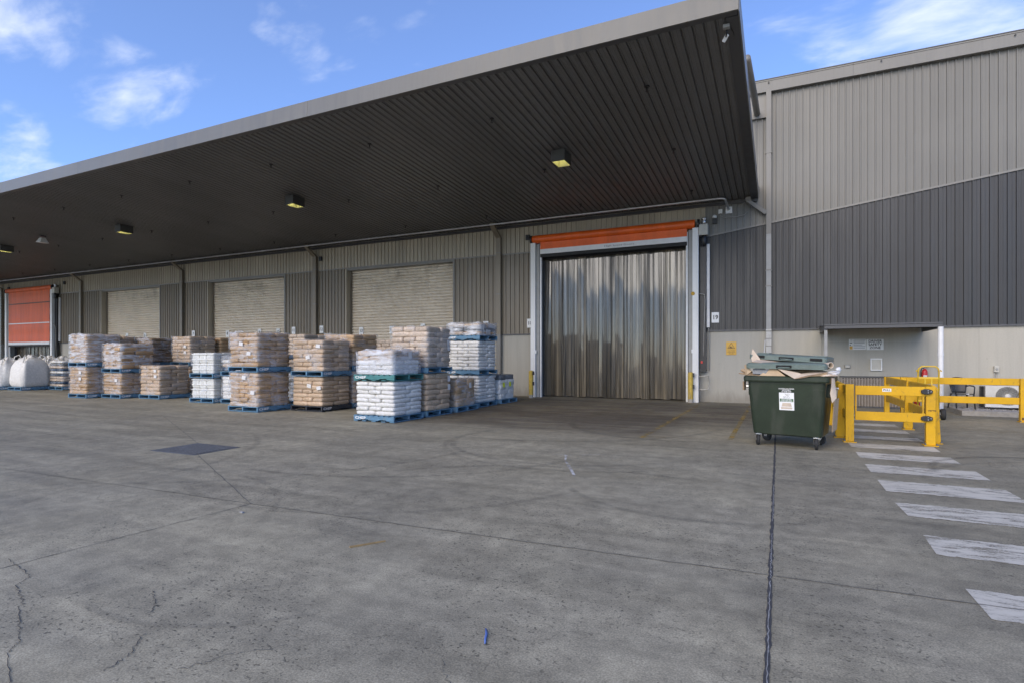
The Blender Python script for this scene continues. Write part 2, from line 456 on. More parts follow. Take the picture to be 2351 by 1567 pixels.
plain('joint_fine', (.145, .138, .115), .85, var=.3, scale=25.)
plain('sealant', (.26, .26, .26), .7, var=.3, scale=30.)
plain('wood', (.30, .21, .10), .75, var=.2, scale=14.)
plain('blue_plastic', (.10, .17, .45), .4, var=.1)
plain('gravel_stone', (.30, .29, .28), .85, var=.35, scale=30.)
plain('wall_vent', (.25, .215, .18), .5, var=.12, scale=9.)
plain('cable_grey', (.34, .33, .30), .5, var=.05)
g = G('lamp_glow'); g.set('Base Color', (1, .93, .55)).set('Emission Color', (1.0, .94, .62)).set('Emission Strength', 9.0)

def pallet_paint(name, col):
    g = G(name); o = g.objc(); p = g.pos()
    grain = g.noise(g.map(p, (3, 3, 22)), 2.2, 6, .7)
    wear = g.ramp(g.noise(p, 9., 7, .72), .55, .72)
    c = g.mix(g.math('MULTIPLY', wear, .5), g.scalecol(col, g.ramp(grain, .3, .7, .75, 1.15)), (.27, .24, .20))
    g.set('Base Color', c).set('Roughness', .7)
pallet_paint('pallet_blue', (.10, .215, .325))
pallet_paint('pallet_teal', (.055, .20, .20))
pallet_paint('pallet_black', (.03, .035, .045))

def bag_paper(name, col, mark=(.07, .05, .04), markamt=.55, gloss=.6, var=.12):
    g = G(name); o = g.objc(); p = g.pos(); rd = g.rand()
    f = g.math('MULTIPLY', g.ramp(rd, 0, 1, 1-var, 1+var), g.ramp(g.noise(p, 14., 5, .65), .3, .7, .88, 1.08))
    # printed marks in the middle of each face
    sx = g.n.new('ShaderNodeSeparateXYZ'); g.l.new(o, sx.inputs[0])
    band = g.math('MULTIPLY', g.ramp(g.math('ABSOLUTE', sx.outputs[2]), .22, .16), g.ramp(g.math('ABSOLUTE', sx.outputs[0]), .34, .30))
    band2 = g.math('MULTIPLY', g.ramp(g.math('ABSOLUTE', sx.outputs[2]), .22, .16), g.ramp(g.math('ABSOLUTE', sx.outputs[1]), .28, .22))
    side = g.ramp(g.math('ABSOLUTE', sx.outputs[0]), .40, .45)
    bb = g.math('MAXIMUM', g.math('MULTIPLY', band, g.math('SUBTRACT', 1., side)), g.math('MULTIPLY', band2, side))
    t = g.ramp(g.noise(g.map(o, (13, 13, 5)), 3.0, 2, .5), .53, .60)
    m = g.math('MULTIPLY', g.math('MULTIPLY', bb, t), markamt)
    c = g.mix(m, g.scalecol(col, f), mark)
    g.set('Base Color', c).set('Roughness', gloss).set('Specular IOR Level', .4)
    g.bump(g.noise(p, 22., 5, .6), .5, .012)
bag_paper('bag_brown', (.44, .295, .165))
bag_paper('bag_dark', (.24, .16, .09))
bag_paper('bag_tan', (.50, .375, .260))
bag_paper('bag_pink', (.52, .425, .335))
bag_paper('bag_white', (.68, .67, .635), mark=(.35, .35, .36), markamt=.5, var=.05)
bag_paper('drum_white', (.68, .68, .64), mark=(.05, .05, .06), markamt=.35, gloss=.35, var=.04)
bag_paper('slab_navy', (.05, .085, .14), markamt=.1, gloss=.4)
bag_paper('slab_grey', (.16, .17, .18), markamt=.1, gloss=.4)
bag_paper('bulk_white', (.70, .68, .635), markamt=.0, gloss=.55, var=.06)

def film(name, lo, hi, col=(.74, .76, .80)):
    g = G(name); p = g.pos()
    tr = g.n.new('ShaderNodeBsdfTransparent'); mx = g.n.new('ShaderNodeMixShader')
    st = g.noise(g.map(p, (1.3, 1.3, 8.)), 1.5, 4, .6, .8)
    st2 = g.noise(p, 3.1, 4, .6)
    fac = g.math('ADD', g.ramp(st, .34, .70, lo, hi), g.ramp(st2, .35, .7, -.12, .14), clamp=True)
    g.l.new(fac, mx.inputs[0]); g.l.new(tr.outputs[0], mx.inputs[1]); g.l.new(g.b.outputs[0], mx.inputs[2])
    g.l.new(mx.outputs[0], g.out.inputs[0])
    g.set('Base Color', col).set('Roughness', .16).set('Specular IOR Level', .7)
    g.bump(g.math('ADD', st, g.math('MULTIPLY', g.noise(g.map(p, (5, 5, 12)), 1.6, 3, .5), .5)), .6, .03)
film('film_thin', .0, .22)
film('film_mid', .03, .42)
film('film_heavy', .15, .75)

def strip_pvc():
    g = G('strip_pvc'); p = g.pos(); rd = g.rand()
    o = g.objc()
    streak = g.noise(g.map(p, (26., 1, .22)), 1.0, 6, .62)
    blur = g.noise(g.map(p, (3.5, 1, .5)), 1.0, 5, .6)
    f = g.math('MULTIPLY', g.ramp(streak, .30, .70, .16, 2.1), g.math('MULTIPLY', g.ramp(rd, 0, 1, .55, 1.5), g.ramp(blur, .3, .7, .7, 1.3)))
    wide = g.noise(g.map(p, (1.6, 1, .10)), 1.0, 3, .5)
    f = g.math('MULTIPLY', f, g.ramp(wide, .35, .65, .65, 1.35))
    scr = g.ramp(g.noise(g.map(p, (40., 1, .35), (0, 0, 0), (3, 0, 0)), 1.0, 4, .6), .60, .72)
    c = g.mix(g.math('MULTIPLY', scr, .7), g.scalecol((.066, .054, .036), f), (.40, .345, .245))
    g.set('Base Color', c).set('Roughness', g.ramp(streak, .3, .7, .28, .45)).set('Specular IOR Level', .4)
    cw = g.ramp(g.noise(g.map(p, (14., 1, .12), (0, 0, 0), (7, 0, 0)), 1.0, 5, .66), .40, .62, .10, 1.0)
    g.set('Coat Weight', cw).set('Coat Roughness', .06).set('Coat IOR', 1.62)
    sp = g.n.new('ShaderNodeSeparateXYZ'); g.l.new(p, sp.inputs[0])
    wv = g.math('SINE', g.math('MULTIPLY', sp.outputs[0], 150.0))
    g.bump(g.math('ADD', g.math('MULTIPLY', wv, .16), g.noise(g.map(p, (9., 1, .45)), 1., 4, .62)), .5, .03)
strip_pvc()
def corr(name, col):
    pass

# ------------------------------------------------------------------ ground
W = 19.53                                   # face of the warehouse wall
SOF0, SOFK = 6.58, 0.0637                    # soffit height at the wall, rise towards the yard
CY0 = 9.80                                   # front of canopy
DP = [-0.28 - 9.56 * k for k in range(0, 7)]  # downpipe bays

mb = MB(); mb.add([(-700, -700, 0), (700, -700, 0), (700, 700, 0), (-700, 700, 0)], [(0, 1, 2, 3)])
ground = structure(mb.build('ground', 'yard_concrete'))

def strip_poly(name, pts, wid, mat, z, parent, jit=0., seed=1, uv=False):
    """thin flat strip on the ground along a polyline"""
    r_ = random.Random(seed); P = [Vector((p[0], p[1], 0)) for p in pts]; me_v = []; fs = []
    for i, p in enumerate(P):
        d = (P[min(i+1, len(P)-1)] - P[max(i-1, 0)]).normalized(); n = Vector((-d.y, d.x, 0))
        wa = wid/2*(1 + r_.uniform(-jit, jit)); wb = wid/2*(1 + r_.uniform(-jit, jit))
        me_v += [p + n*wa + Vector((0,0,z)), p - n*wb + Vector((0,0,z))]
    for i in range(len(P)-1): fs.append((2*i, 2*i+1, 2*i+3, 2*i+2))
    m = MB().add(me_v, fs)
    o = m.build(name, mat, parent)
    if uv:
        ul = o.data.uv_layers.new(name='UVMap')
        for poly in o.data.polygons:
            for li, vi in zip(poly.loop_indices, poly.vertices):
                ul.data[li].uv = ((vi//2)/(len(P)-1), vi % 2)
    return o
def seg(a, b, n, jit=0., seed=1):
    r_ = random.Random(seed); a = Vector((*a, 0)); b = Vector((*b, 0)); d = (b-a).normalized(); nn = Vector((-d.y, d.x, 0))
    return [tuple((a.lerp(b, i/n) + nn*(r_.uniform(-jit, jit) if 0 < i < n else 0))[:2]) for i in range(n+1)]
# expansion and saw-cut joints of the slab
strip_poly('expansion_joint', seg((-0.045, -6), (-0.06, 19.4), 420, .0025, 3), .026, 'joint_black', .004, ground, .45, 5)
for a, b, k in ((1.6, 4.1, 1), (4.15, 5.2, 2), (5.6, 7.2, 3), (2.0, 0.2, 4)):
    strip_poly('sealant_bead', seg((-0.048, a), (-0.05, b), 60, .004, 20+k), .005, 'sealant', .008, ground, .8, k)
for a, b, n, wdt, k in (((-40, 2.6), (-4.86, 3.985), 150, .008, 1), ((-4.86, 3.985), (-.06, 4.215), 70, .009, 2), ((-.03, 4.215), (14, 4.85), 120, .009, 3),
                     ((-4.86, 3.985), (-7.98, 5.60), 40, .012, 4), ((-4.86, 3.985), (-5.0, 1.4), 40, .008, 5), ((-9.1, 6.38), (-14, 8.9), 60, .011, 6),
                     ((-8.1, 6.36), (-5.4, 8.4), 40, .009, 7)):
    strip_poly('saw_cut_joint', seg(a, b, n, .006, 30+k), wdt, 'joint_fine', .004, ground, .6, k)
# ragged cracks
def crack(pts, wid, seed):
    r_ = random.Random(seed); P = []
    for i in range(len(pts)-1):
        for t in range(12):
            q = Vector((*pts[i], 0)).lerp(Vector((*pts[i+1], 0)), t/12)
            P.append((q.x + r_.uniform(-.016, .016), q.y + r_.uniform(-.012, .012)))
    strip_poly('crack', P, wid, 'joint_black', .004, ground, .9, seed)
crack([(-5.15, 2.12), (-4.62, 2.02), (-4.50, 1.88), (-4.20, 1.80), (-4.02, 1.70), (-3.62, 1.54), (-3.52, 1.45), (-3.05, 1.26), (-2.6, .9)], .004, 3)
crack([(-3.62, 2.22), (-3.42, 2.13), (-3.30, 2.0)], .004, 5)
crack([(-3.1, 1.86), (-2.95, 1.70), (-2.9, 1.55)], .004, 6)
crack([(-1.5, 2.35), (-1.3, 2.1), (-.9, 1.9)], .003, 7)
crack([(-2.3, 2.1), (-2.5, 1.9), (-2.6, 1.7)], .003, 8)

# drain grate set into the slab
dr = thing('drain_grate', 'rectangular steel drain grate set flush in the concrete yard', 'drain grate', (-8.56, 5.97, 0), 0.02)
mb = MB(); mb.box(-.52, .52, -.41, -.36, -.02, .006); mb.box(-.52, .52, .36, .41, -.02, .006); mb.box(-.52, -.47, -.36, .36, -.02, .006); mb.box(.47, .52, -.36, .36, -.02, .006)
mb.build('frame', 'drain_steel', dr)
MB().box(-.469, .469, -.359, .359, .001, .002).build('pit', 'dark_void', dr)
bm_ = MB().box(-.468, .468, -.009, .009, .0025, .012).mesh('bar')
for k in range(13): link('bar', bm_, 'drain_steel', dr, (0, -.33 + k*.055, 0), (0, 0, 0), (1, 1.5, 1))
cm_ = MB().box(-.005, .005, -.358, .358, .003, .010).mesh('cross_rod')
for k in range(9): link('cross_rod', cm_, 'drain_steel', dr, (-.4 + k*.1, 0, 0))

# worn walkway stripes and bay lines
zs_ = [(4.05, 4.52), (5.20, 5.72), (6.34, 6.88), (7.42, 8.05), (8.57, 9.16), (9.70, 10.27), (10.80, 11.33), (12.0, 12.45), (13.1, 13.6), (14.25, 14.75), (15.4, 15.9), (16.5, 17.0)]
for k, (a, b) in enumerate(zs_):
    r_ = random.Random(k); v_ = []; n = 40
    x0, x1 = 1.09, 2.31
    for i in range(n+1):
        x = x0 + (x1-x0)*i/n
        v_ += [(x + r_.uniform(-.012, .012), a + r_.uniform(-.014, .014), .004), (x + r_.uniform(-.012, .012), b + r_.uniform(-.014, .014), .004)]
    o = MB().add(v_, [(2*i, 2*i+2, 2*i+3, 2*i+1) for i in range(n)]).build('walkway_stripe', 'stripe_white', ground)
for a, b, wd, k in (((-2.25, 18.5), (-2.29, 10.35), .09, 1), ((-.78, 18.5), (-.79, 10.75), .09, 2), ((-7.86, 18.4), (-7.86, 15.6), .08, 3), ((-2.35, 10.6), (-1.9, 10.6), .06, 4)):
    strip_poly('bay_line', seg(a, b, 60, .004, k), wd, 'line_yellow', .005, ground, .1, k)
# scrapes and tyre sweeps
strip_poly('scrape_mark', [(-2.93, 8.05), (-2.78, 7.6), (-2.55, 7.15), (-2.36, 6.75), (-2.3, 6.62)], .035, 'scuff_white', .005, ground, .5, 2)
strip_poly('scrape_mark', [(-3.15, 8.0), (-2.75, 8.1), (-2.4, 8.35)], .02, 'scuff_white', .0055, ground, .5, 3)
def arc(cx, cy, r, a0, a1, wid, k):
    n = 36
    P = [(cx + r*math.cos(R(a0 + (a1-a0)*i/n)), cy + r*math.sin(R(a0 + (a1-a0)*i/n))) for i in range(n+1)]
    strip_poly('tyre_mark', P, wid, 'tyre_rubber', .0045 + .00012*k, ground, 0, k, True)
for k, a in enumerate(((-3.2, 9.4, 2.2, 150, 330, .16), (-3.0, 9.3, 2.45, 170, 320, .14), (-4.9, 6.9, 3.0, 230, 350, .15), (-1.9, 12.6, 2.4, 190, 300, .18), (-6.0, 8.6, 3.4, 250, 360, .16),
                       (3.4, 9.2, 1.5, 20, 190, .15), (3.6, 9.0, 1.75, 10, 200, .13), (4.0, 8.0, 2.4, 60, 180, .15), (-6.5, 2.3, 2.6, 20, 120, .12), (-3.4, 5.2, 4.2, 200, 260, .14),
                       (-2.0, 4.0, 3.2, 60, 150, .14), (4.2, 12.2, 2.0, 100, 230, .16), (-9, 8, 4.5, 280, 360, .15), (-.8, 6.9, 1.6, 200, 330, .12), (-11, 4, 4, 0, 70, .16),
                       (-3.5, 3.2, 1.3, 250, 330, .08), (3.0, 13.6, 1.9, 280, 360, .14), (-5.0, 13.0, 4.0, 270, 350, .17))): arc(*a, k)
strip_poly('rubber_scuff', [(-3.25, 2.43), (-3.1, 2.5), (-2.95, 2.64), (-2.85, 2.72)], .07, 'tyre_rubber', .0075, ground, .3, 9, True)

def stain_and_shade(x0, x1, y0, y1, k):
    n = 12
    strip_poly('rubber_and_shade', [(x0 + (x1-x0)*i/n, (y0+y1)/2) for i in range(n+1)], y1-y0, 'rubber_and_shade', .003 + .0002*k, ground, 0, k, True)
stain_and_shade(-11.0, 0.6, 11.2, 20.6, 0); stain_and_shade(-34, -9.5, 12.4, 19.6, 1); stain_and_shade(-8.5, -1.5, 9.4, 15.5, 2)  # rubbed-in rubber and painted shade on the floor under the canopy
# small litter
st = tag(MB().hexa([(-.0, -.008, 0), (.29, -.004, 0), (.29, .004, 0), (0, .008, 0)], [(0, -.008, .012), (.29, -.004, .010), (.29, .004, .010), (0, .008, .012)]).build('timber_stick', 'wood', loc=(-3.04, 3.40, .002), rot=(0, 0, math.atan2(.237, .158))), 'thin brown timber stick lying flat on the yard', 'stick')
MBt = MB(); MBt.tube([(0, 0, .007), (.03, -.05, .008), (.05, -.10, .008), (.07, -.14, .008)], [.005, .007, .006, .004], 8)
tag(MBt.build('plastic_strip', 'blue_plastic', smooth=True, loc=(-1.45, 2.70, 0)), 'small blue plastic strip lying on the yard nearest the camera', 'litter')
mb = MB(); mb.hexa([(-.045, -.02, 0), (.045, -.03, 0), (.04, .02, 0), (-.05, .025, 0)], [(-.04, -.012, .016), (.03, -.02, .03), (.035, .012, .014), (-.035, .016, .026)])
mb.v = [(a*.6, b*.6, c*.6) for a, b, c in mb.v]
tag(mb.build('paper_scrap', 'sealant', loc=(-4.66, 3.72, .001), bevel=.002), 'crumpled white scrap beside the joint crossing near the drain', 'litter')

# ------------------------------------------------------------------ warehouse
wh = thing('warehouse', 'long grey corrugated steel warehouse with concrete base and loading doors', 'warehouse', (-20, W, 0))
WX, WY = -20.0, W
def wpart(mb, name, mat, par=None, bevel=0, smooth=False):
    """mesh given in world coordinates, parented to the warehouse (or one of its parts)"""
    base = wh if par is None else par
    off = Vector((WX, WY, 0))
    if par is not None: off = off + par.location
    mb.v = [tuple(Vector(p) - off) for p in mb.v]
    return mb.build(name, mat, base, smooth=smooth, bevel=bevel)
def wgroup(name, x, y, z=0):
    o = bpy.data.objects.new(name, None); COL.objects.link(o); o.parent = wh; o.location = (x - WX, y - WY, z); o.empty_display_size = .2
    return o
PITCH = .19
def rib_profile(n):
    pts = []
    for k in range(n):
        b = k*PITCH
        pts += [(b, 0), (b+.014, -.0), (b+.024, -.036), (b+.050, -.036), (b+.060, 0), (b+.118, 0), (b+.122, -.0035), (b+.132, -.0035), (b+.136, 0)]
    pts.append((n*PITCH, 0)); return pts
def rib_sheet(x0, n, zb, zt, flip=False):
    """vertical ribbed steel sheet, its foot and head given as functions of x"""
    mb = MB(); pr = rib_profile(n)
    lo = [(x0+a, W-.03+d, zb(x0+a)) for a, d in pr]; hi = [(x0+a, W-.03+d, zt(x0+a)) for a, d in pr]
    k = len(pr); mb.add(lo+hi, [(i, i+1, k+i+1, k+i) for i in range(k-1)])
    return mb
SW = PITCH*4
def sheets(x0, x1, zb, zt, mat, par):
    """row of sheets, alike ones share their mesh"""
    n = int(math.ceil((x1-x0)/SW - 1e-6)); shared = {}
    for k in range(n):
        xs = x0 + k*SW; ribs = min(4, int(round((x1-xs)/PITCH)))
        if ribs <= 0: continue
        if callable(zb) or callable(zt):
            fb = zb if callable(zb) else (lambda x, z=zb: z); ft = zt if callable(zt) else (lambda x, z=zt: z)
            wpart(rib_sheet(xs, ribs, fb, ft), 'cladding_sheet', mat, par)
        else:
            if ribs not in shared:
                shared[ribs] = rib_sheet(0, ribs, lambda x: zb, lambda x: zt).mesh('cladding_sheet')
            link('cladding_sheet', shared[ribs], mat, par, Vector((xs, 0, 0)) - Vector((WX, WY, 0)) - par.location)
diag = lambda x: 5.47 + .1335*(x + 2.19)
cl = wgroup('wall_cladding', -2.2, W)
XR = -2.2 + SW*21
sheets(-2.2, XR, 2.36, lambda x: diag(x)-.02, 'clad_dark', cl)
sheets(-2.2, XR, lambda x: diag(x)+.02, 9.86, 'clad_light', cl)
cls = wgroup('wall_cladding', -30, W)
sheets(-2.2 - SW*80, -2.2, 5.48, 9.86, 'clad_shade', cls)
DOORS = [(-8.30, -2.45), (-17.58, -11.97), (-26.95, -21.45), (-36.5, -30.97), (-46.95, -41.15)]
edges = [(-2.45, -2.2)] + [(DOORS[i+1][1], DOORS[i][0]) for i in range(4)] + [(-63.0, DOORS[4][0])]
for a, b in edges[1:]:
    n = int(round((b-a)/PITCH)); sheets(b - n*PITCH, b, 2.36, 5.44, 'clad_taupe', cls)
sheets(-2.2 - PITCH*1, -2.2, 2.36, 5.44, 'clad_dark', cl)
# flashings
def flash(x0, z0, x1, z1, h, mat, name='flashing', y=.075):
    mb = MB(); mb.hexa([(x0, W-y, z0-h/2), (x1, W-y, z1-h/2), (x1, W-.02, z1-h/2), (x0, W-.02, z0-h/2)], [(x0, W-y, z0+h/2), (x1, W-y, z1+h/2), (x1, W-.02, z1+h/2), (x0, W-.02, z0+h/2)])
    return wpart(mb, name, mat)
flash(-2.2, diag(-2.2), XR, diag(XR), .055, 'trim_grey')
flash(-63, 5.46, -2.35, 5.46, .05, 'trim_grey')
flash(-2.35, 2.345, XR, 2.345, .05, 'trim_dark', y=.06)
for a, b in edges[1:]: flash(a, 2.345, b, 2.345, .05, 'trim_dark', y=.06)
flash(-60, 6.50, -.62, 6.50, .10, 'trim_dark', y=.10)
# precast base panels
for a, b in [(-2.45, 1.20), (1.20, 9.4), (9.42, XR)] + [(x0, x1) for x0, x1 in edges[1:5]] + [(-63, -46.95)]:
    wpart(MB().box(a+.003, b-.003, W, W+.18, 0, 2.36), 'concrete_panel', 'concrete_panel')
# added dark panel behind the doors keeps sky light out; roof behind the gutter
wpart(MB().box(-63, XR, W+.75, W+.85, 0, 9.9), 'light_blocker', 'dark_void')
wpart(MB().hexa([(-63, W+.1, 9.95), (XR, W+.1, 9.95), (XR, 48, 11.4), (-63, 48, 11.4)], [(-63, W+.1, 10.0), (XR, W+.1, 10.0), (XR, 48, 11.45), (-63, 48, 11.45)]), 'roof', 'clad_light')
wpart(MB().box(-63, XR, 47.8, 48, 0, 11.4), 'rear_wall', 'clad_light')
for x in (-63, XR): wpart(MB().box(x-.1 if x > 0 else x, x if x > 0 else x+.1, W+.2, 47.8, 0, 9.95), 'end_wall', 'clad_light')
# eaves gutter
for a, b in [(-63, -10.0)] + [(-10.0 + .004 + 6*k, -10.0 + 6*(k+1)) for k in range(4)]:
    b = min(b, XR)
    if a >= b: continue
    mb = MB(); mb.prism([(W-.02, 9.84), (W-.20, 9.84), (W-.22, 10.16), (W-.235, 10.16), (W-.235, 10.20), (W-.02, 10.20)][::-1], 'x', a, b)
    gt = wpart(mb, 'gutter', 'trim_grey')
wpart(MB().box(-63, XR, W-.25, W+.1, 10.201, 10.225), 'gutter_capping', 'trim_dark')
for x in (-.28, 2.7, 5.72): wpart(MB().lathe([(.0, W-.262), (.022, W-.260), (.022, W-.24)], 'y', 10, (x, 0, 10.10)), 'gutter_bolt', 'black_plastic')
# flat apron and outrigger tube beside the canopy
wpart(MB().box(-2.4, -.345, W-.09, W-.058, 9.30, 9.84), 'apron_flashing', 'trim_grey')
wpart(MB().box(-2.4, -.345, W-.14, W-.058, 9.06, 9.296), 'bracket_beam', 'trim_grey')
wpart(MB().tube([(-.62, W-.12, 9.22), (-.66, 18.0, 9.26), (-.75, 15.9, 9.34)], .095, 18), 'outrigger_tube', 'trim_grey', smooth=True)
wpart(MB().lathe([(.0, 17.96), (.101, 17.96), (.101, 18.04), (0, 18.04)], 'y', 18, (-.66, 0, 9.262)), 'outrigger_collar', 'trim_grey')

# downpipes
def box_tube(mb, path, wx, wy):
    rings = []
    for p in path: rings.append([(p[0]-wx/2, p[1]-wy/2, p[2]), (p[0]+wx/2, p[1]-wy/2, p[2]), (p[0]+wx/2, p[1]+wy/2, p[2]), (p[0]-wx/2, p[1]+wy/2, p[2])])
    mb.loft(rings[::-1]); return mb
wpart(box_tube(MB(), [(-.28, W-.16, 9.86), (-.28, W-.16, 5.35)], .145, .10), 'downpipe', 'trim_grey')
wpart(box_tube(MB(), [(-.28, W-.16, 5.348), (-.28, W-.16, 2.36)], .145, .10), 'downpipe', 'grey_plastic')
wpart(box_tube(MB(), [(-.28, W-.16, 2.358), (-.28, W-.16, .1)], .155, .11), 'downpipe', 'pipe_old')
for z in (2.28, 2.05, 1.82, 1.6): wpart(MB().box(-.363, -.197, W-.22, W-.1, z, z+.025), 'pipe_strap', 'trim_grey')
for z in (7.9, 4.2, 3.7): wpart(MB().box(-.37, -.19, W-.222, W-.04, z, z+.03), 'pipe_strap', 'trim_grey')
mb = MB(); mb.hexa([(-.95, W-.75, 6.56), (-.82, W-.75, 6.56), (-.82, W-.63, 6.56), (-.95, W-.63, 6.56)], [(-.95, W-.75, 6.60), (-.82, W-.75, 6.60), (-.82, W-.63, 6.60), (-.95, W-.63, 6.60)])
mb = MB()
mb.loft([[(-.95, W-.30, 6.57), (-.79, W-.30, 6.57), (-.79, W-.17, 6.57), (-.95, W-.17, 6.57)][::-1], [(-.95, W-.30, 6.44), (-.79, W-.30, 6.44), (-.79, W-.17, 6.44), (-.95, W-.17, 6.44)][::-1],
         [(-.40, W-.215, 5.98), (-.30, W-.215, 6.06), (-.30, W-.11, 6.06), (-.40, W-.11, 5.98)][::-1]])
wpart(mb, 'downpipe_offset', 'trim_grey')
for k, x in enumerate(DP[1:6]):
    mb = MB(); w2 = .19
    path = [(x-.02, W-.60, 6.60), (x-.02, W-.60, 6.44), (x, W-.13, 6.10), (x, W-.13, 2.35)]
    box_tube(mb, path, w2, .13); o = wpart(mb, 'downpipe', 'clad_taupe')
    mb = MB(); box_tube(mb, [(x, W-.13, 2.348), (x, W-.13, .05)], w2, .13); wpart(mb, 'downpipe', 'trim_grey')
    for z in (3.9, 5.5): wpart(MB().box(x-.1, x+.1, W-.202, W-.05, z, z+.035), 'pipe_strap', 'trim_grey')

# roller shutters
SLP = .128
prof = [(0.0, 0.0)]
slat_m = None
def slat_mesh(wd):
    mb = MB(); pts = []
    n = 6
    for i in range(n+1):
        t = i/n; pts.append((-.046*math.sin(math.pi*t)**.8, t*SLP*.90))
    pts += [(.014, SLP*.92), (.014, SLP)]
    k = len(pts)
    mb.add([(0, p[0], p[1]) for p in pts] + [(wd, p[0], p[1]) for p in pts], [(i, k+i, k+i+1, i+1) for i in range(k-1)])
    me = mb.mesh('slat'); me.shade_smooth(); return me
for di in (1, 2, 3):
    a, b = DOORS[di]; sh = wgroup('roller_shutter', (a+b)/2, W+.30)
    me = slat_mesh(b-a-.06)
    for k in range(42): link('slat', me, 'shutter_slat', sh, (-(b-a)/2+.03, 0, .02 + k*SLP))
    wpart(MB().box(a, b, W-.03, W+.5, 5.36, 5.434), 'lintel', 'trim_grey')
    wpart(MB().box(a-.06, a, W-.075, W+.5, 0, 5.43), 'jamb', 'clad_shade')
    wpart(MB().box(b, b+.07, W-.075, W+.5, 0, 5.43), 'jamb', 'trim_grey')
    wpart(MB().box(a+.001, a+.05, W+.2, W+.36, 0, 5.36), 'guide_rail', 'clad_taupe')
    wpart(MB().box(b-.05, b-.001, W+.2, W+.36, 0, 5.36), 'guide_rail', 'trim_dark')

# high-speed roll doors with strip curtains
def roll_door(x0, x1, drop, fabric, old):
    cx = (x0+x1)/2; hw = (x1-x0)/2
    d = wgroup('roll_door', cx, W)
    # side columns
    for s in (-1, 1):
        mb = MB(); mb.box(min(s*(hw+.15), s*(hw+.34)), max(s*(hw+.15), s*(hw+.34)), -.42, -.26, 0, 5.72)
        mb.build('side_column', 'alu', d, bevel=.006)
        mb = MB(); mb.box(min(s*(hw+.02), s*(hw+.149)), max(s*(hw+.02), s*(hw+.149)), -.33, -.26, 0, 5.66)
        mb.build('column_channel', 'grey_plastic', d)
        mb = MB(); mb.box(s*hw-(-.02 if s > 0 else .12), s*hw+(.12 if s > 0 else -.02), -.259, .2, 0, 5.70); mb.build('guide_rail', 'grey_plastic', d)
        mb = MB(); mb.box(s*(hw-.035)-.03, s*(hw-.035)+.03, -.33, -.27, 0, 5.62); mb.build('edge_seal', 'white_alu', d)
    # roller and fabric
    ro = MB().lathe([(0, -hw-.28), (.148, -hw-.28), (.150, -hw-.2), (.147, 0), (.150, hw+.2), (.148, hw+.22), (0, hw+.22)], 'x', 24, (0, -.30, 5.86)).build('roller', fabric, d, smooth=True)
    for s in (-1, 1): MB().lathe([(0, -.03), (.17, -.03), (.17, .03), (0, .03)], 'x', 20, (s*(hw+.33), -.30, 5.85)).build('end_plate', 'black_plastic', d)
    top = 5.72; n = 24
    mb = MB(); pts = []
    zz = [top - (top-drop)*i/n for i in range(n+1)]
    mb.add([(-hw+.03, -.36+.008*math.sin(z*9), z) for z in zz] + [(hw-.03, -.36+.008*math.sin(z*9+.6), z) for z in zz], [(i, i+1, n+2+i, n+1+i) for i in range(n)])
    mb.build('door_fabric', fabric, d, smooth=True)
    mb = MB(); mb.box(-hw+.03, hw-.03, -.385, -.325, drop-.18, drop); mb.build('bottom_bar', 'white_alu', d, bevel=.008)
    MB().box(-hw+.03, hw-.03, -.37, -.34, drop-.30, drop-.181).build('bottom_seal', 'rubber', d)
    if drop < 4:
        for z, m_ in ((4.95, 'print_brown'), (3.65, 'white_alu')): MB().box(-hw+.04, hw-.04, -.375, -.35, z-.03, z+.03).build('wind_bar', m_, d)
    else:
        text('High Speed Doors', .075, 'print_grey', d, (.35, -.388, drop-.095), sx=1.9)
    # drive unit
    MB().box(hw+.35, hw+.63, -.42, -.16, 5.46, 5.82).build('drive_box', 'cream_plastic', d, bevel=.012)
    MB().lathe([(0, 5.82), (.07, 5.82), (.07, 5.93), (.05, 5.96), (.085, 5.98), (.085, 6.03), (0, 6.05)], 'z', 14, (hw+.5, -.3, 0)).build('motor', 'steel_bright', d, smooth=True)
    MB().lathe([(0, 5.12), (.06, 5.14), (.09, 5.2), (.09, 5.36), (.07, 5.46), (0, 5.46)], 'z', 14, (hw+.5, -.3, 0)).build('gearbox', 'black_plastic', d, smooth=True)
    MB().box(hw+.37, hw+.56, -.25, -.10, 1.0, 5.1).build('cable_channel', 'black_plastic', d)
    MB().box(hw+.57, hw+.66, -.16, -.07, 2.45, 5.2).build('counterweight_tube', 'white_alu', d)
    # wiring loop on the right
    MB().tube([(hw+.35, -.36, 3.55), (hw+.52, -.36, 3.52), (hw+.54, -.32, 3.35), (hw+.5, -.28, 2.3), (hw+.46, -.22, 1.2)], .014, 6).build('cable', 'cable_grey', d, smooth=True)
    MB().tube([(hw+.63, -.12, 2.45), (hw+.64, -.06, 1.9), (hw+.64, -.06, 1.05)], .012, 6).build('cable', 'cable_grey', d, smooth=True)
    MB().tube([(hw+.34, -.3, .85), (hw+.60, -.3, .88), (hw+.64, -.2, .86), (hw+.64, -.2, .45), (hw+.58, -.3, .42), (hw+.34, -.3, .43)], .018, 8).build('conduit_loop', 'cream_plastic', d, smooth=True)
    if not old:
        MB().lathe([(0, -.46), (.055, -.45), (.065, -.40), (0, -.40)], 'y', 16, (hw+.17, 0, 3.56)).build('push_button', 'sign_amber', d, smooth=True)
        MB().box(-hw-.19, -hw-.10, -.425, -.402, 1.62, 1.74).build('sensor', 'sign_white', d)
        MB().box(hw+.12, hw+.20, -.425, -.402, 1.62, 1.74).build('sensor', 'sign_white', d)
        MB().box(hw+.40, hw+.46, -.30, -.25, 1.28, 1.36).build('pull_tag', 'red_paint', d)
    # strip curtain behind the fabric
    cu = wgroup('strip_curtain', cx, W+.12)
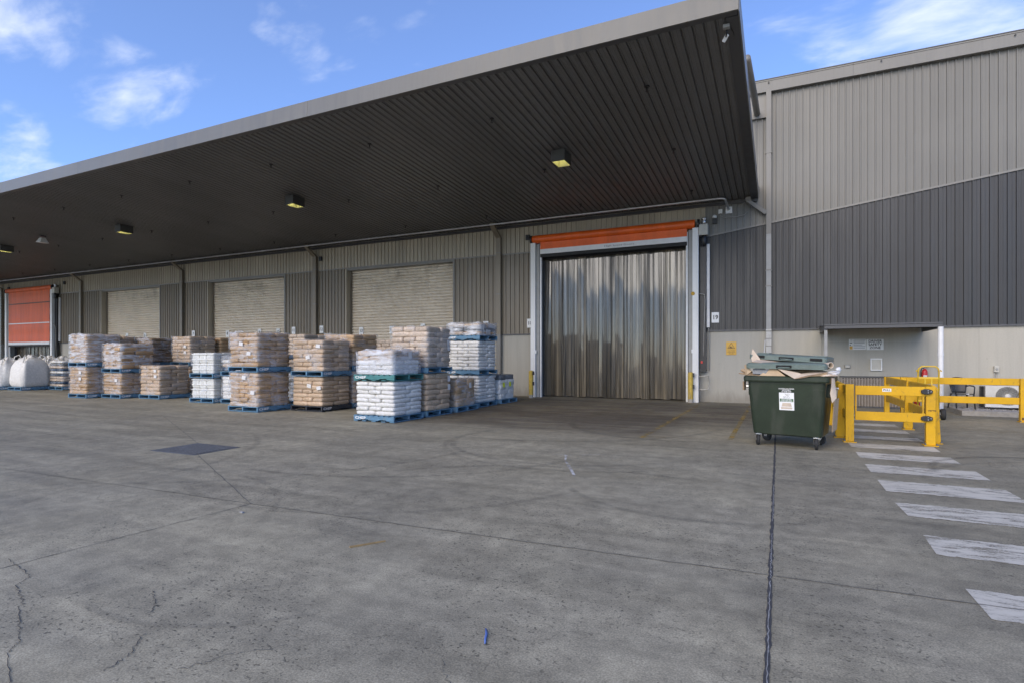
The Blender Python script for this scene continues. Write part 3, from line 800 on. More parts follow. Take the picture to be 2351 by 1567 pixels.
    ns = int(round(2*hw/.235)); wd = 2*hw/ns
    r_ = random.Random(5 if old else 11)
    top = 5.25 if drop > 4 else drop + .1
    for k in range(ns):
        ph = r_.uniform(0, 6.28); A = r_.uniform(.006, .022); tw = r_.uniform(-.03, .03); gap = r_.uniform(.015, .06)
        m_ = 14; v_ = []
        xa = -hw + k*wd - .035; xb = -hw + (k+1)*wd + .035
        for i in range(m_+1):
            t = i/m_; z = top + (gap - top)*t
            y = A*math.sin(math.pi*t*1.2 + ph)*t**.5
            ym = -.002
            v_ += [(xa, y - tw*t, z), ((xa+xb)/2, y + ym, z), (xb, y + tw*t, z)]
        fs = []
        for i in range(m_):
            for j in range(2): fs.append((3*i+j, 3*i+3+j, 3*i+4+j, 3*i+1+j))
        MB().add(v_, fs).build('curtain_strip', 'strip_pvc', cu, smooth=True, loc=(0, (k % 2)*.03, 0))
    MB().box(-hw, hw, -.09, -.05, top-.10, top+.12).build('hanging_rail', 'black_plastic', cu)
    wpart(MB().box(x0-.32, x1+.32, W+.02, W+.5, 5.28, 5.44), 'lintel', 'trim_dark')
    for a, b in ((x0-.32, x0-.01), (x1+.01, x1+.32)): wpart(MB().box(a, b, W-.02, W+.5, 0, 5.28), 'jamb', 'trim_dark')
roll_door(-8.03, -2.71, 5.47, 'orange_pvc', False)
roll_door(-46.6, -41.5, 2.45, 'orange_old', True)

# ------------------------------------------------------------------ canopy
cn = thing('loading_canopy', 'wide grey cantilever canopy over the loading doors with dark ribbed soffit', 'canopy', (-20, 14.6, 6.9))
CX0, CX1 = -60.0, -.59
def cpart(mb, name, mat, smooth=False, bevel=0, par=None):
    mb.v = [(p[0]+20, p[1]-14.6, p[2]-6.9) for p in mb.v]
    return mb.build(name, mat, cn if par is None else par, smooth=smooth, bevel=bevel)
def sofz(y): return SOF0 + SOFK*(W - y)
pr = []
for q in range(4):
    b = q*PITCH
    pr += [(b, 0), (b+.004, -.012), (b+.018, -.012), (b+.022, 0), (b+.027, .030), (b+.049, .030), (b+.054, 0), (b+.058, -.012), (b+.072, -.012), (b+.076, 0), (b+.130, 0), (b+.134, -.004), (b+.146, -.004), (b+.150, 0)]
pr.append((4*PITCH, 0))
ya, yb = CY0 + .14, W - .05
mb = MB(); k = len(pr)
lo = [(a, ya, sofz(ya)+d) for a, d in pr]; hi = [(a, yb, sofz(yb)+d) for a, d in pr]
mb.add(lo+hi, [(i, k+i, k+i+1, i+1) for i in range(k-1)])
sm = mb.mesh('soffit_sheet'); sm.materials.append(M['soffit_paint'])
nso = int((CX1-.22-CX0)/SW)
for i in range(nso): link('soffit_sheet', sm, None, cn, (CX1-.22-(i+1)*SW + 20, -14.6, -6.9))
# fascia panels with butt joints every bay
xs = [CX1, -10.04, -19.6, -29.16, -38.7, -48.3, CX0]
for i in range(6):
    zf = sofz(CY0)
    cpart(MB().prism([(CY0-.02, zf-.045), (CY0+.02, zf-.045), (CY0+.05, zf+.33), (CY0-.0, zf+.33)], 'x', xs[i+1]+.003, xs[i]-.003), 'fascia_panel', 'fascia_paint')
zf = sofz(CY0)
cpart(MB().prism([(CY0+.022, zf-.03), (CY0+.15, zf-.04), (CY0+.15, zf+.02), (CY0+.022, zf+.02)], 'x', CX0, CX1-.02), 'soffit_trim', 'trim_dark')
def ybeam(x0, x1, dz0, dz1, y0=CY0+.021, y1=W-.06):
    m = MB(); m.hexa([(x0, y0, sofz(y0)+dz0), (x1, y0, sofz(y0)+dz0), (x1, y1, sofz(y1)+dz0), (x0, y1, sofz(y1)+dz0)],
                     [(x0, y0, sofz(y0)+dz1), (x1, y0, sofz(y0)+dz1), (x1, y1, sofz(y1)+dz1), (x0, y1, sofz(y1)+dz1)]); return m
cpart(ybeam(CX1-.21, CX1-.012, -.045, .03, CY0+.155), 'end_trim', 'trim_dark')
cpart(ybeam(CX1-.011, CX1+.012, -.05, .36), 'end_fascia', 'fascia_paint')
cpart(ybeam(CX0, CX1-.02, .28, .32), 'canopy_roof', 'clad_light')
# ------------------------------------------------------------------ canopy fittings
mb = MB(); yp = 18.84; zp = sofz(yp) - .11
mb.tube([(-60, yp, zp), (-1.75, yp, zp), (-1.60, yp, zp-.01), (-1.53, yp+.03, zp-.04), (-1.50, yp+.2, zp-.12), (-1.47, W-.22, zp-.22), (-1.46, W-.05, zp-.25)], .036, 10)
sp = thing('sprinkler_main', 'long pale grey pipe running along the canopy soffit near the wall', 'pipe', (-1.5, W-.05, zp-.3))
def rel(mb, o):
    mb.v = [tuple(Vector(p) - o.location) for p in mb.v]; return mb
rel(mb, sp).build('pipe', 'galv', sp, smooth=True)
for i in range(36):
    x = -3.0 - i*1.6
    rel(MB().lathe([(.036, x-.05), (.047, x-.045), (.047, x+.045), (.036, x+.05)], 'x', 12, (0, yp, zp)), sp).build('coupling', 'galv', sp, smooth=True)
    rel(MB().box(x-.41, x-.39, yp-.012, yp+.012, zp+.03, sofz(yp)-.001), sp).build('hanger', 'trim_dark', sp)
rel(MB().box(-1.56, -1.36, W-.10, W-.062, zp-.36, zp-.15), sp).build('flange_plate', 'sign_white', sp)

spk = None
for j, y in enumerate((11.6, 14.86, 18.09)):
    for i in range(13):
        x = -2.455 - 3.62*i
        o = bpy.data.objects.new('sprinkler_head', None); COL.objects.link(o); o.parent = cn; o.location = (x+20, y-14.6, sofz(y)-.028-6.9); o.empty_display_size = .05
        if spk is None:
            m1 = MB().lathe([(.055, .02), (.055, .0), (.02, -.006), (.014, -.05), (.014, -.06)], 'z', 12).mesh('body'); m1.materials.append(M['black_plastic'])
            m2 = MB().lathe([(0, -.085), (.034, -.085), (.034, -.079), (.008, -.062), (0, -.062)], 'z', 12).mesh('deflector'); m2.materials.append(M['black_plastic'])
            spk = (m1, m2)
        link('body', spk[0], None, o); link('deflector', spk[1], None, o)

def lamp(x, y, label, lit=True):
    zt = sofz(y) - .03; t = thing('canopy_floodlight', label, 'floodlight', (x, y, zt), 0, 'floodlights under the canopy')
    hx, hy, h = .185, .255, .30
    mb = MB()
    mb.box(-hx, -hx+.012, -hy, hy, -h, 0); mb.box(hx-.012, hx, -hy, hy, -h, 0)
    mb.box(-hx+.012, hx-.012, -hy, -hy+.012, -h, 0); mb.box(-hx+.012, hx-.012, hy-.012, hy, -h, 0); mb.box(-hx+.012, hx-.012, -hy+.012, hy-.012, -.03, 0)
    mb.build('housing', 'lamp_body', t)
    # reflector: sloping sides up to a small flat back
    a = [(-hx+.016, -hy+.016, -h+.01), (hx-.016, -hy+.016, -h+.01), (hx-.016, hy-.016, -h+.01), (-hx+.016, hy-.016, -h+.01)]
    b = [(-hx+.07, -hy+.09, -.10), (hx-.07, -hy+.09, -.10), (hx-.07, hy-.09, -.10), (-hx+.07, hy-.09, -.10)]
    MB().add(a+b, [(0, 4, 5, 1), (1, 5, 6, 2), (2, 6, 7, 3), (3, 7, 4, 0), (4, 7, 6, 5)]).build('reflector', 'lamp_reflector', t)
    for s in (-1, 1): MB().box(s*.055-.038, s*.055+.038, -.10, .02, -.118, -.104).build('bulb', 'lamp_glow', t)
    MB().box(-hx-.02, hx+.02, -.03, .03, -.012, .0).build('bracket', 'trim_dark', t)
lamp(-5.21, 13.93, 'lit yellow floodlight under the canopy in front of the big strip curtain door')
lamp(-14.85, 13.93, 'lit yellow floodlight under the canopy, second from the canopy end')
lamp(-24.50, 13.93, 'lit floodlight under the canopy, third from the canopy end')
lamp(-34.15, 13.93, 'lit yellow floodlight under the canopy, farthest from the canopy end')
# unlit white flood
t = thing('flood_fitting', 'small unlit white flood fitting between the two farthest canopy lamps', 'floodlight', (-29.96, 13.55, sofz(13.55)-.03))
MB().box(-.1, .1, -.1, .1, -.05, 0).build('bracket', 'trim_dark', t)
MB().hexa([(-.2, -.17, -.30), (.2, -.17, -.34), (.2, .17, -.34), (-.2, .17, -.30)], [(-.1, -.08, -.10), (.1, -.08, -.10), (.1, .08, -.10), (-.1, .08, -.10)]).build('shade', 'sign_white', t)

# security camera at the canopy corner
t = thing('security_camera', 'white security camera on a junction box at the canopy corner', 'camera', (-.80, 10.13, sofz(10.13)-.045))
MB().box(-.055, .055, -.045, .045, -.06, 0).build('junction_box', 'grey_plastic', t, bevel=.006)
MB().tube([(0, .08, -.0), (0, .09, -.08), (-.02, .14, -.13)], .014, 8).build('arm', 'black_plastic', t, smooth=True)
MB().box(-.028, .028, -.065, .065, -.026, .026).build('body', 'sign_white', t, loc=(-.03, .17, -.13), rot=(R(-38), R(15), R(35)), bevel=.008)
MB().tube([(.05, .03, -.02), (.09, .25, -.02), (.10, .8, -.01), (.13, 2.5, -.1), (.14, 5.5, -.3)], .007, 5).build('cable', 'black_plastic', t, smooth=True)

# wall fittings near the canopy end
t = thing('wall_siren', 'small dark wall unit with round cap above the dark cladding', 'siren', (-1.90, W-.06, 6.02))
MB().box(-.07, .07, -.09, 0, -.16, .0).build('body', 'black_plastic', t, bevel=.01)
MB().lathe([(0, .02), (.07, .02), (.075, .08), (.03, .12), (0, .12)], 'z', 14, (0, -.06, 0)).build('cap', 'sign_white', t, smooth=True)
t = thing('junction_box', 'small grey junction box with a drooping cable above the dark cladding', 'junction box', (-1.72, W-.06, 6.24))
MB().box(-.06, .06, -.07, 0, -.07, .07).build('box', 'sign_white', t, bevel=.008)
MB().tube([(0, -.04, -.07), (.02, -.05, -.15), (.12, -.05, -.21), (.45, -.05, -.23), (.72, -.05, -.19), (.82, -.06, -.10)], .012, 6).build('cable', 'cable_grey', t, smooth=True)
for x, z, l in ((-8.62, 6.02, 'beside the right orange roll door'), (-19.1, 6.0, 'left of the nearest shutter bay'), (-40.4, 6.1, 'right of the far orange door'), (-47.2, 6.1, 'left of the far orange door')):
    t = thing('wall_speaker', 'small black wall unit high under the canopy ' + l, 'wall unit', (x, W-.06, z))
    MB().box(-.08, .08, -.09, 0, -.10, .10).build('body', 'black_plastic', t, bevel=.012)
    MB().lathe([(0, -.10), (.04, -.10), (.05, -.088), (0, -.088)], 'y', 12).build('cone', 'rubber', t)

# bay number signs
for txt, x, z, loc_ in (('19', -1.88, 2.775, 'dark cladding right of the strip curtain door'), ('18', -8.55, 2.76, 'cladding just left of the strip curtain door'), ('17', -10.45, 2.72, 'taupe cladding above the tall white bag stack'),
                  ('15', -13.66, 2.72, 'nearest shutter, right of number 14'), ('14', -15.30, 2.66, 'middle of the nearest shutter'), ('13', -17.0, 2.65, 'left edge of the nearest shutter'), ('12', -19.07, 2.745, 'taupe cladding right of a downpipe'),
                  ('11', -20.83, 2.73, 'taupe cladding left of a downpipe'), ('10', -22.2, 2.70, 'right side of the middle shutter'), ('9', -23.5, 2.70, 'centre of the middle shutter'), ('8', -25.85, 2.68, 'left side of the middle shutter'),
                  ('7', -28.1, 2.70, 'cladding between the two left shutters'), ('6', -31.3, 2.68, 'right edge of the farthest shutter'), ('5', -32.8, 2.68, 'middle of the farthest shutter'), ('4', -34.5, 2.68, 'left part of the farthest shutter')):
    on_sh = any(a < x < b for a, b in DOORS[1:4]); y = W + .245 if on_sh else W - .07
    s = thing('bay_number_sign', 'white paper sign with number %s on the %s' % (txt, loc_), 'sign', (x, y, z))
    MB().box(-.115, .115, -.006, .006, -.17, .17).build('plate', 'sign_white', s)
    text(txt, .19, 'print_black', s, (0, -.009, 0), name='numeral', bold=.025, sx=.95)

# caution sign
s = thing('caution_sign', 'small amber sign with warning triangle, caution forklifts in use, on concrete wall', 'sign', (-1.394, W-.012, 1.77))
MB().box(-.155, .155, -.008, .008, -.21, .21).build('plate', 'sign_amber', s)
def tri(cx, cz, r): return [(cx, cz+r), (cx-r*.92, cz-r*.6), (cx+r*.92, cz-r*.6)]
o_, i_ = tri(0, .065, .125), tri(0, .065, .098)
mb = MB(); mb.add([(p[0], -.0105, p[1]) for p in o_+i_], [(0, 1, 4, 3), (1, 2, 5, 4), (2, 0, 3, 5)]); mb.build('triangle', 'print_brown', s)
mb = MB(); mb.box(-.055, .02, -.011, -.009, .02, .045); mb.box(-.03, .0, -.011, -.009, .045, .07); mb.box(.026, .034, -.011, -.009, .015, .075); mb.box(.034, .06, -.011, -.009, .015, .022)
mb.lathe([(0, -.011), (.011, -.011), (.011, -.009), (0, -.009)], 'y', 10, (-.04, 0, .018)); mb.lathe([(0, -.0115), (.011, -.0115), (.011, -.0085), (0, -.0085)], 'y', 10, (.006, 0, .018)); mb.build('forklift_symbol', 'print_brown', s)
for t_, z in (('CAUTION', -.075), ('FORKLIFTS', -.125), ('IN USE', -.172)): text(t_, .048, 'print_brown', s, (0, -.011, z), bold=.008)
# driver safety zone and instruction boards
s = thing('driver_safety_sign', 'white sign reading driver safety zone under the awning', 'sign', (2.576, W-.012, 1.857))
MB().box(-.215, .215, -.008, .008, -.155, .155).build('plate', 'sign_white', s, bevel=.01)
for t_, z in (('DRIVER', .095), ('SAFETY', .0), ('ZONE', -.095)): text(t_, .102, 'print_black', s, (0, -.011, z), bold=.02)
s = thing('instruction_sign', 'white instruction board with amber corner, left of the driver safety sign', 'sign', (2.13, W-.012, 1.865))
MB().box(-.22, .22, -.008, .008, -.155, .155).build('plate', 'sign_white', s, bevel=.01)
MB().box(-.205, -.125, -.0105, -.0085, -.145, -.05).build('warning_panel', 'sign_amber', s)
for k, (x0, x1, z) in enumerate(((-.19, -.13, .12), (-.10, .20, .12), (-.10, .18, .082), (-.09, .18, .038), (-.10, .12, -.012), (-.10, .20, -.06), (-.10, .19, -.105))):
    MB().box(x0, x1, -.0105, -.0085, z-.006, z+.006).build('print_line', 'print_grey', s)
for x, z in ((-.185, .045), (-.15, .045), (-.185, -.02)): MB().lathe([(0, -.0108), (.015, -.0108), (.015, -.0085), (0, -.0085)], 'y', 10, (x, 0, z)).build('symbol', 'print_black', s)

# ------------------------------------------------------------------ awning over the safety zone
aw = thing('awning', 'small dark steel awning on the wall over the driver safety zone', 'awning', (2.43, W, 2.3))
AX0, AX1, AY = 1.13, 3.75, 17.45
def apart(mb, name, mat, **k):
    return rel(mb, aw).build(name, mat, aw, **k)
mb = MB(); mb.prism([(AY-.03, 2.25), (AY+.02, 2.25), (AY+.02, 2.36), (AY-.05, 2.37), (AY-.05, 2.34), (AY-.03, 2.33)][::-1], 'x', AX0, AX1); apart(mb, 'awning_gutter', 'trim_dark')
mb = MB(); n = 13
for k in range(n):
    xa = AX0 + (AX1-AX0)*k/n; xb = AX0 + (AX1-AX0)*(k+1)/n
    MBk = MB().hexa([(xa, AY+.02, 2.32), (xb-.004, AY+.02, 2.32), (xb-.004, W-.07, 2.42), (xa, W-.07, 2.42)], [(xa, AY+.02, 2.335), (xb-.004, AY+.02, 2.335), (xb-.004, W-.07, 2.435), (xa, W-.07, 2.435)])
    apart(MBk, 'roof_sheet', 'trim_dark')
for x in (AX0, AX1-.06): apart(MB().hexa([(x, AY+.02, 2.22), (x+.06, AY+.02, 2.22), (x+.06, W-.07, 2.20), (x, W-.07, 2.20)], [(x, AY+.02, 2.315), (x+.06, AY+.02, 2.315), (x+.06, W-.07, 2.415), (x, W-.07, 2.415)]), 'side_beam', 'trim_dark')
apart(MB().box(AX0+.0, AX0+.075, AY+.03, AY+.105, 0, 2.22), 'post', 'grey_plastic')
# white pvc pipe under the awning's right end
mb = MB(); mb.tube([(3.71, AY+.0, 2.25), (3.71, AY, .40), (3.71, AY, .28), (3.70, AY-.03, .22), (3.69, AY-.10, .16), (3.685, AY-.13, .14)], .062, 16, caps=False)
o = thing('awning_downpipe', 'white plastic downpipe with elbow at the right end of the small awning', 'downpipe', (3.71, AY, .1))
rel(mb, o).build('pipe', 'pvc_white', o, smooth=True)
rel(MB().lathe([(.062, 1.52), (.067, 1.52), (.067, 1.60), (.062, 1.60)], 'z', 16, (3.71, AY, 0)), o).build('coupling', 'pvc_white', o)
rel(MB().tube([(3.69, AY-.10, .16), (3.683, AY-.145, .13)], .070, 16, caps=False), o).build('elbow_collar', 'pvc_white', o, smooth=True)
rel(MB().lathe([(0, -.02), (.055, -.02), (.055, .0), (0, .0)], 'y', 14, (3.685, AY-.105, .155)), o).build('bore', 'dark_void', o)

# notice box, bulkhead light, ribbed screen
o = thing('notice_box', 'pale wall-mounted notice box with frame below the driver safety sign', 'notice box', (2.6, W, 1.27))
MB().box(-.13, .13, -.05, -.001, -.165, .165).build('back_box', 'cream_plastic', o)
for x0, x1, z0, z1 in ((-.145, -.115, -.18, .18), (.115, .145, -.18, .18), (-.115, .115, -.18, -.15), (-.115, .115, .15, .18)): MB().box(x0, x1, -.075, -.002, z0, z1).build('frame', 'sign_white', o)
o = thing('bulkhead_light', 'small rectangular wall light left of the notice box', 'wall light', (1.87, W, 1.21))
MB().box(-.075, .075, -.06, -.001, -.055, .055).build('body', 'grey_plastic', o, bevel=.012)
MB().box(-.058, .058, -.075, -.061, -.038, .03).build('lens', 'cream_plastic', o, bevel=.006)
o = thing('ribbed_screen', 'low brown ribbed metal screen against the wall under the notice box', 'screen', (2.56, W-.25, 0))
MB().box(-.90, .90, -.03, .22, .895, .925).build('top_cap', 'trim_dark', o)
MB().box(-.90, .90, .0, .02, .05, .89).build('back_sheet', 'wall_vent', o)
rm = MB().prism([(-.035, 0), (-.02, -.028), (.02, -.028), (.035, 0)], 'z', .05, .83).mesh('rib')
for k in range(24): link('rib', rm, 'wall_vent', o, (-.86 + k*.0748, -.001, 0))
hm = MB().lathe([(0, -.006), (.016, -.006), (.016, .0), (0, .0)], 'y', 8).mesh('slot')
for k in range(23): link('slot', hm, 'dark_void', o, (-.822 + k*.0748, -.001, .862))
MB().box(-.90, .90, -.03, .2, 0, .045).build('base_rail', 'trim_dark', o)

# isolator and conduits
o = thing('isolator_switch', 'pale isolator switch with two conduits on the wall above the air conditioner', 'switch', (5.376, W, 1.165))
MB().box(-.05, .05, -.09, -.001, -.085, .085).build('box', 'cream_plastic', o, bevel=.008)
MB().lathe([(0, -.11), (.026, -.11), (.03, -.091), (0, -.091)], 'y', 14, (0, 0, .0)).build('knob', 'grey_plastic', o)
for x in (-.03, .012): MB().tube([(x, -.03, -.086), (x, -.03, -.75)], .011, 8).build('conduit', 'cable_grey', o, smooth=True)

# gravel bed with kerb
mb = MB()
for k in range(6):
    a = 4.22 + k*1.55
    mbk = MB(); mbk.prism([(17.80, 0), (17.80, .115), (17.815, .13), (17.94, .13), (17.95, .12), (17.95, 0)], 'x', a+.004, a+1.546)
    if k == 0:
        kb = thing('kerb', 'concrete kerb edging the gravel bed along the wall', 'kerb', (4.22, 17.8, 0))
    rel(mbk, kb).build('kerb_stone', 'kerb_concrete', kb, bevel=.006)
rel(MB().box(4.22, 4.35, 17.951, W-.001, 0, .13), kb).build('kerb_stone', 'kerb_concrete', kb)
mb = MB(); mb.add([(4.35, 17.95, .09), (13.5, 17.95, .09), (13.5, W, .11), (4.35, W, .11)], [(0, 1, 2, 3)])
r_ = random.Random(3)
for k in range(2600):
    x = r_.uniform(4.37, 8.6); y = r_.uniform(17.97, W-.03); z = .092 + (y-17.95)*.012; s_ = r_.uniform(.012, .03)
    q = [(x + s_*math.cos(a)*r_.uniform(.7, 1.2), y + s_*math.sin(a)*r_.uniform(.7, 1.2), z + r_.uniform(0, .008)) for a in (0, 1.57, 3.14, 4.71)]
    t_ = (x + r_.uniform(-.006, .006), y + r_.uniform(-.006, .006), z + s_*r_.uniform(.6, 1.1))
    mb.add(q + [t_], [(0, 1, 4), (1, 2, 4), (2, 3, 4), (3, 0, 4)])
gv = stuff(mb.build('gravel', 'gravel_stone')); gv['label'] = 'grey crushed gravel bed along the concrete wall behind the kerb'; gv['category'] = 'gravel'

# ------------------------------------------------------------------ air conditioner
ac = thing('air_conditioner', 'cream outdoor air conditioner unit with swirling fan grille beside the wall', 'air conditioner', (5.36, 18.95, .11))
MB().box(-.40, .40, -.15, .17, .06, .62).build('casing', 'ac_cream', ac, bevel=.015)
MB().box(-.402, .402, -.155, -.1, .06, .13).build('base_pan', 'white_alu', ac)
for x in (-.3, .3): MB().box(x-.03, x+.03, -.16, .18, 0, .06).build('foot', 'black_plastic', ac)
MB().lathe([(0, -.1525), (.245, -.1525), (.245, -.151), (0, -.151)], 'y', 40, (.06, 0, .36)).build('fan_opening', 'dark_void', ac)
MB().lathe([(0, -.178), (.055, -.176), (.065, -.165), (0, -.165)], 'y', 20, (.06, 0, .36)).build('fan_hub', 'ac_cream', ac, smooth=True)
mbg = MB(); P = []
for i in range(9):
    t = i/8; r0 = .06 + .19*t; a = t*t*.75; P.append((r0*math.cos(a), 0, r0*math.sin(a)))
mbg.tube(P, .0042, 5); gme = mbg.mesh('grille_vane'); gme.shade_smooth()
for k in range(36): link('grille_vane', gme, 'ac_cream', ac, (.06, -.166, .36), (0, 2*math.pi*k/36, 0))
MB().box(-.44, -.415, -.08, .1, .05, .6).build('pipe_cover', 'black_plastic', ac)
MB().box(-.47, -.455, -.06, .08, .05, .6).build('pipe_cover', 'black_plastic', ac)

# ------------------------------------------------------------------ plastic chair
ch = thing('plastic_chair', 'dark plastic armchair on the gravel behind the yellow rails', 'chair', (4.45, 18.75, .105), R(6))
MB().hexa([(-.22, -.22, .41), (.22, -.22, .41), (.20, .20, .39), (-.20, .20, .39)], [(-.22, -.22, .435), (.22, -.22, .435), (.20, .20, .415), (-.20, .20, .415)]).build('seat', 'chair_black', ch, bevel=.01)
mb = MB(); n = 8; fr = []
for j in range(7):
    z = .43 + .42*j/6; y = .20 + .10*j/6; hw_ = .17 + .05*math.sin(math.pi*j/6*.8)
    if j == 6: hw_ = .13
    fr.append([(hw_*(2*i/n-1), y + .05*(1-(2*i/n-1)**2), z + (0.02 if j == 6 else 0)*(1-(2*i/n-1)**2)) for i in range(n+1)])
k = n+1; V_ = [p for r0 in fr for p in r0]
mb.add(V_, [(j*k+i, j*k+i+1, (j+1)*k+i+1, (j+1)*k+i) for j in range(6) for i in range(n)])
bk = mb.build('backrest', 'chair_black', ch, smooth=True); sm_ = bk.modifiers.new('s', 'SOLIDIFY'); sm_.thickness = .014
ch.scale = (.88, .95, .97)
for sx_ in (-1, 1):
    MB().tube([(sx_*.235, -.25, 0), (sx_*.215, -.20, .42)], [.018, .026], 8).build('leg', 'chair_black', ch, smooth=True)
    MB().tube([(sx_*.25, .30, 0), (sx_*.20, .20, .42)], [.018, .026], 8).build('leg', 'chair_black', ch, smooth=True)
    MB().tube([(sx_*.225, -.20, .42), (sx_*.245, -.19, .60), (sx_*.245, -.12, .635), (sx_*.235, .12, .64), (sx_*.20, .24, .62)], .018, 8).build('armrest', 'chair_black', ch, smooth=True)
MB().box(.02, .10, -.226, -.221, .413, .432).build('sticker', 'print_white', ch)

# ------------------------------------------------------------------ safety barriers
def foot(par, x, y, s=.10):
    p = MB().box(x-s, x+s, y-s, y+s, .001, .016).build('base_plate', 'yellow_paint', par)
    for a in (-1, 1):
        for b in (-1, 1): MB().lathe([(0, .016), (.014, .016), (.014, .034), (.006, .036), (.006, .05), (0, .05)], 'z', 6, (x+a*s*.78, y+b*s*.72, 0)).build('anchor_bolt', 'drain_steel', par)
def post(par, x, y, h=1.0, wx=.13, wy=.11):
    MB().box(x-wx/2, x+wx/2, y-wy/2, y+wy/2, .016, h).build('post', 'yellow_paint', par, bevel=.008)
    foot(par, x, y)
def tpost(par, x, y, h=1.0, side=1):
    """post with a tapered outer flank"""
    a, b = (x-.055, x+.055)
    lo0, lo1 = (a - (.05 if side < 0 else 0), b + (.05 if side > 0 else 0))
    mb = MB(); mb.hexa([(lo0, y-.05, .016), (lo1, y-.05, .016), (lo1, y+.05, .016), (lo0, y+.05, .016)], [(lo0, y-.05, .5), (lo1, y-.05, .5), (lo1, y+.05, .5), (lo0, y+.05, .5)])
    mb = MB(); mb.loft([[(lo0, y-.05, .016), (lo0, y+.05, .016), (lo1, y+.05, .016), (lo1, y-.05, .016)][::-1], [(lo0+(.02 if side < 0 else 0), y-.05, .45), (lo0+(.02 if side < 0 else 0), y+.05, .45), (lo1-(.02 if side > 0 else 0), y+.05, .45), (lo1-(.02 if side > 0 else 0), y-.05, .45)][::-1],
                        [(a, y-.05, h), (a, y+.05, h), (b, y+.05, h), (b, y-.05, h)][::-1]])
    mb.build('post', 'yellow_paint', par, bevel=.006); foot(par, (lo0+lo1)/2, y, .10)
def rail_y(par, x, y0, y1, z0, z1):
    MB().box(x-.028, x+.028, y0, y1, z0, z1).build('rail', 'yellow_paint', par, bevel=.008)
def rail_x(par, x0, x1, y, z0, z1):
    MB().box(x0, x1, y-.028, y+.028, z0, z1).build('rail', 'yellow_paint', par, bevel=.008)
bl = thing('guard_barrier', 'yellow steel barrier on the bin side of the walkway with gate closing post', 'barrier', (0, 0, 0), 0, 'yellow safety barriers')
post(bl, 1.13, 11.46, 1.02); tpost(bl, 1.06, 12.03, 1.0, -1); post(bl, 1.05, 14.16, 1.0, .11, .10)
for z0, z1 in ((.84, 1.0), (.40, .56)):
    rail_y(bl, 1.09, 12.09, 14.09, z0, z1)
    MB().box(1.07, 1.12, 11.525, 11.97, z0+.01, z1-.01).build('rail', 'yellow_paint', bl)
br = thing('guard_barrier', 'yellow steel barrier turning along the wall side in front of the air conditioner', 'barrier', (0, 0, 0), 0, 'yellow safety barriers')
post(br, 2.31, 11.54, 1.0, .135); tpost(br, 2.42, 11.90, .98, 1); tpost(br, 2.44, 13.95, .99, -1); post(br, 2.44, 16.62, 1.0, .11, .11); post(br, 2.78, 16.62, 1.0, .11, .11)
post(br, 5.085, 16.62, 1.0, .16, .12); post(br, 7.6, 16.62, 1.0, .13, .11)
for z0, z1 in ((.84, 1.0), (.40, .56)):
    rail_y(br, 2.44, 11.96, 13.89, z0, z1); rail_y(br, 2.44, 14.01, 16.56, z0, z1)
    rail_x(br, 2.84, 5.0, 16.62, z0, z1); rail_x(br, 5.17, 7.53, 16.62, z0, z1); rail_x(br, 2.50, 2.72, 16.62, z0, z1)
    MB().box(2.36, 2.41, 11.60, 11.84, z0+.01, z1-.01).build('rail', 'yellow_paint', br)
text('verge', .052, 'print_brown', br, (2.32, 11.482, .60), bold=.02, italic=.2)
MB().box(5.03, 5.14, 16.558, 16.5595, .05, .11).build('scuff', 'print_brown', br)
gt = thing('pedestrian_gate', 'yellow swing gate with two rails and a pull label across the walkway', 'gate', (2.24, 11.50, 0), 0)
for z0, z1 in ((.835, .995), (.39, .545)): MB().box(-1.02, -.005, -.03, .03, z0, z1).build('rail', 'yellow_paint', gt, bevel=.007)
MB().box(-1.02, -1.0, -.026, .026, .546, .834).build('stile', 'yellow_paint', gt)
MB().box(-.05, -.03, -.026, .026, .546, .834).build('stile', 'yellow_paint', gt)
MB().box(-.62, -.49, -.0335, -.0305, .90, .955).build('label_plate', 'print_white', gt)
text('PULL', .048, 'print_black', gt, (-.555, -.037, .9275), bold=.012)
for z in (.915, .465):
    MB().prism([(-.075, -.022), (-.03, -.045), (.03, -.045), (.085, -.024), (.085, .024), (.03, .045), (-.03, .045), (-.075, .022)], 'y', -.075, -.034).build('hinge', 'black_plastic', gt, loc=(-.0, -.0, z), bevel=.006)
    for dx, dz in ((.02, .018), (.06, .0), (.02, -.018)): MB().lathe([(0, -.081), (.006, -.08), (.006, -.076), (0, -.076)], 'y', 8, (dx, 0, z+dz)).build('hinge_screw', 'steel_bright', gt)

# ------------------------------------------------------------------ hand trolley and extinguishers
ht = thing('hand_trolley', 'yellow sack trolley with black tyres parked behind the gate hinge post', 'hand trolley', (3.22, 16.25, 0), R(-8))
mb = MB(); mb.tube([(-.20, .12, .26), (-.20, .0, 1.14), (-.185, -.03, 1.22), (-.13, -.04, 1.27), (.13, -.04, 1.27), (.185, -.03, 1.22), (.20, .0, 1.14), (.20, .12, .26)], .018, 10); mb.build('frame', 'yellow_trolley', ht, smooth=True)
MB().tube([(-.225, -.015, 1.18), (-.235, -.10, 1.16)], .014, 8).build('handle', 'yellow_trolley', ht, smooth=True)
MB().tube([(.225, -.015, 1.18), (.235, -.10, 1.16)], .014, 8).build('handle', 'yellow_trolley', ht, smooth=True)
for z, y in ((1.0, .02), (.72, .058), (.45, .094)): MB().box(-.19, .19, y-.012, y+.012, z-.02, z+.02).build('cross_bar', 'yellow_trolley', ht)
for x in (-.065, .065): MB().tube([(x, .12, .26), (x, .021, 1.0)], .015, 8).build('slat', 'yellow_trolley', ht, smooth=True)
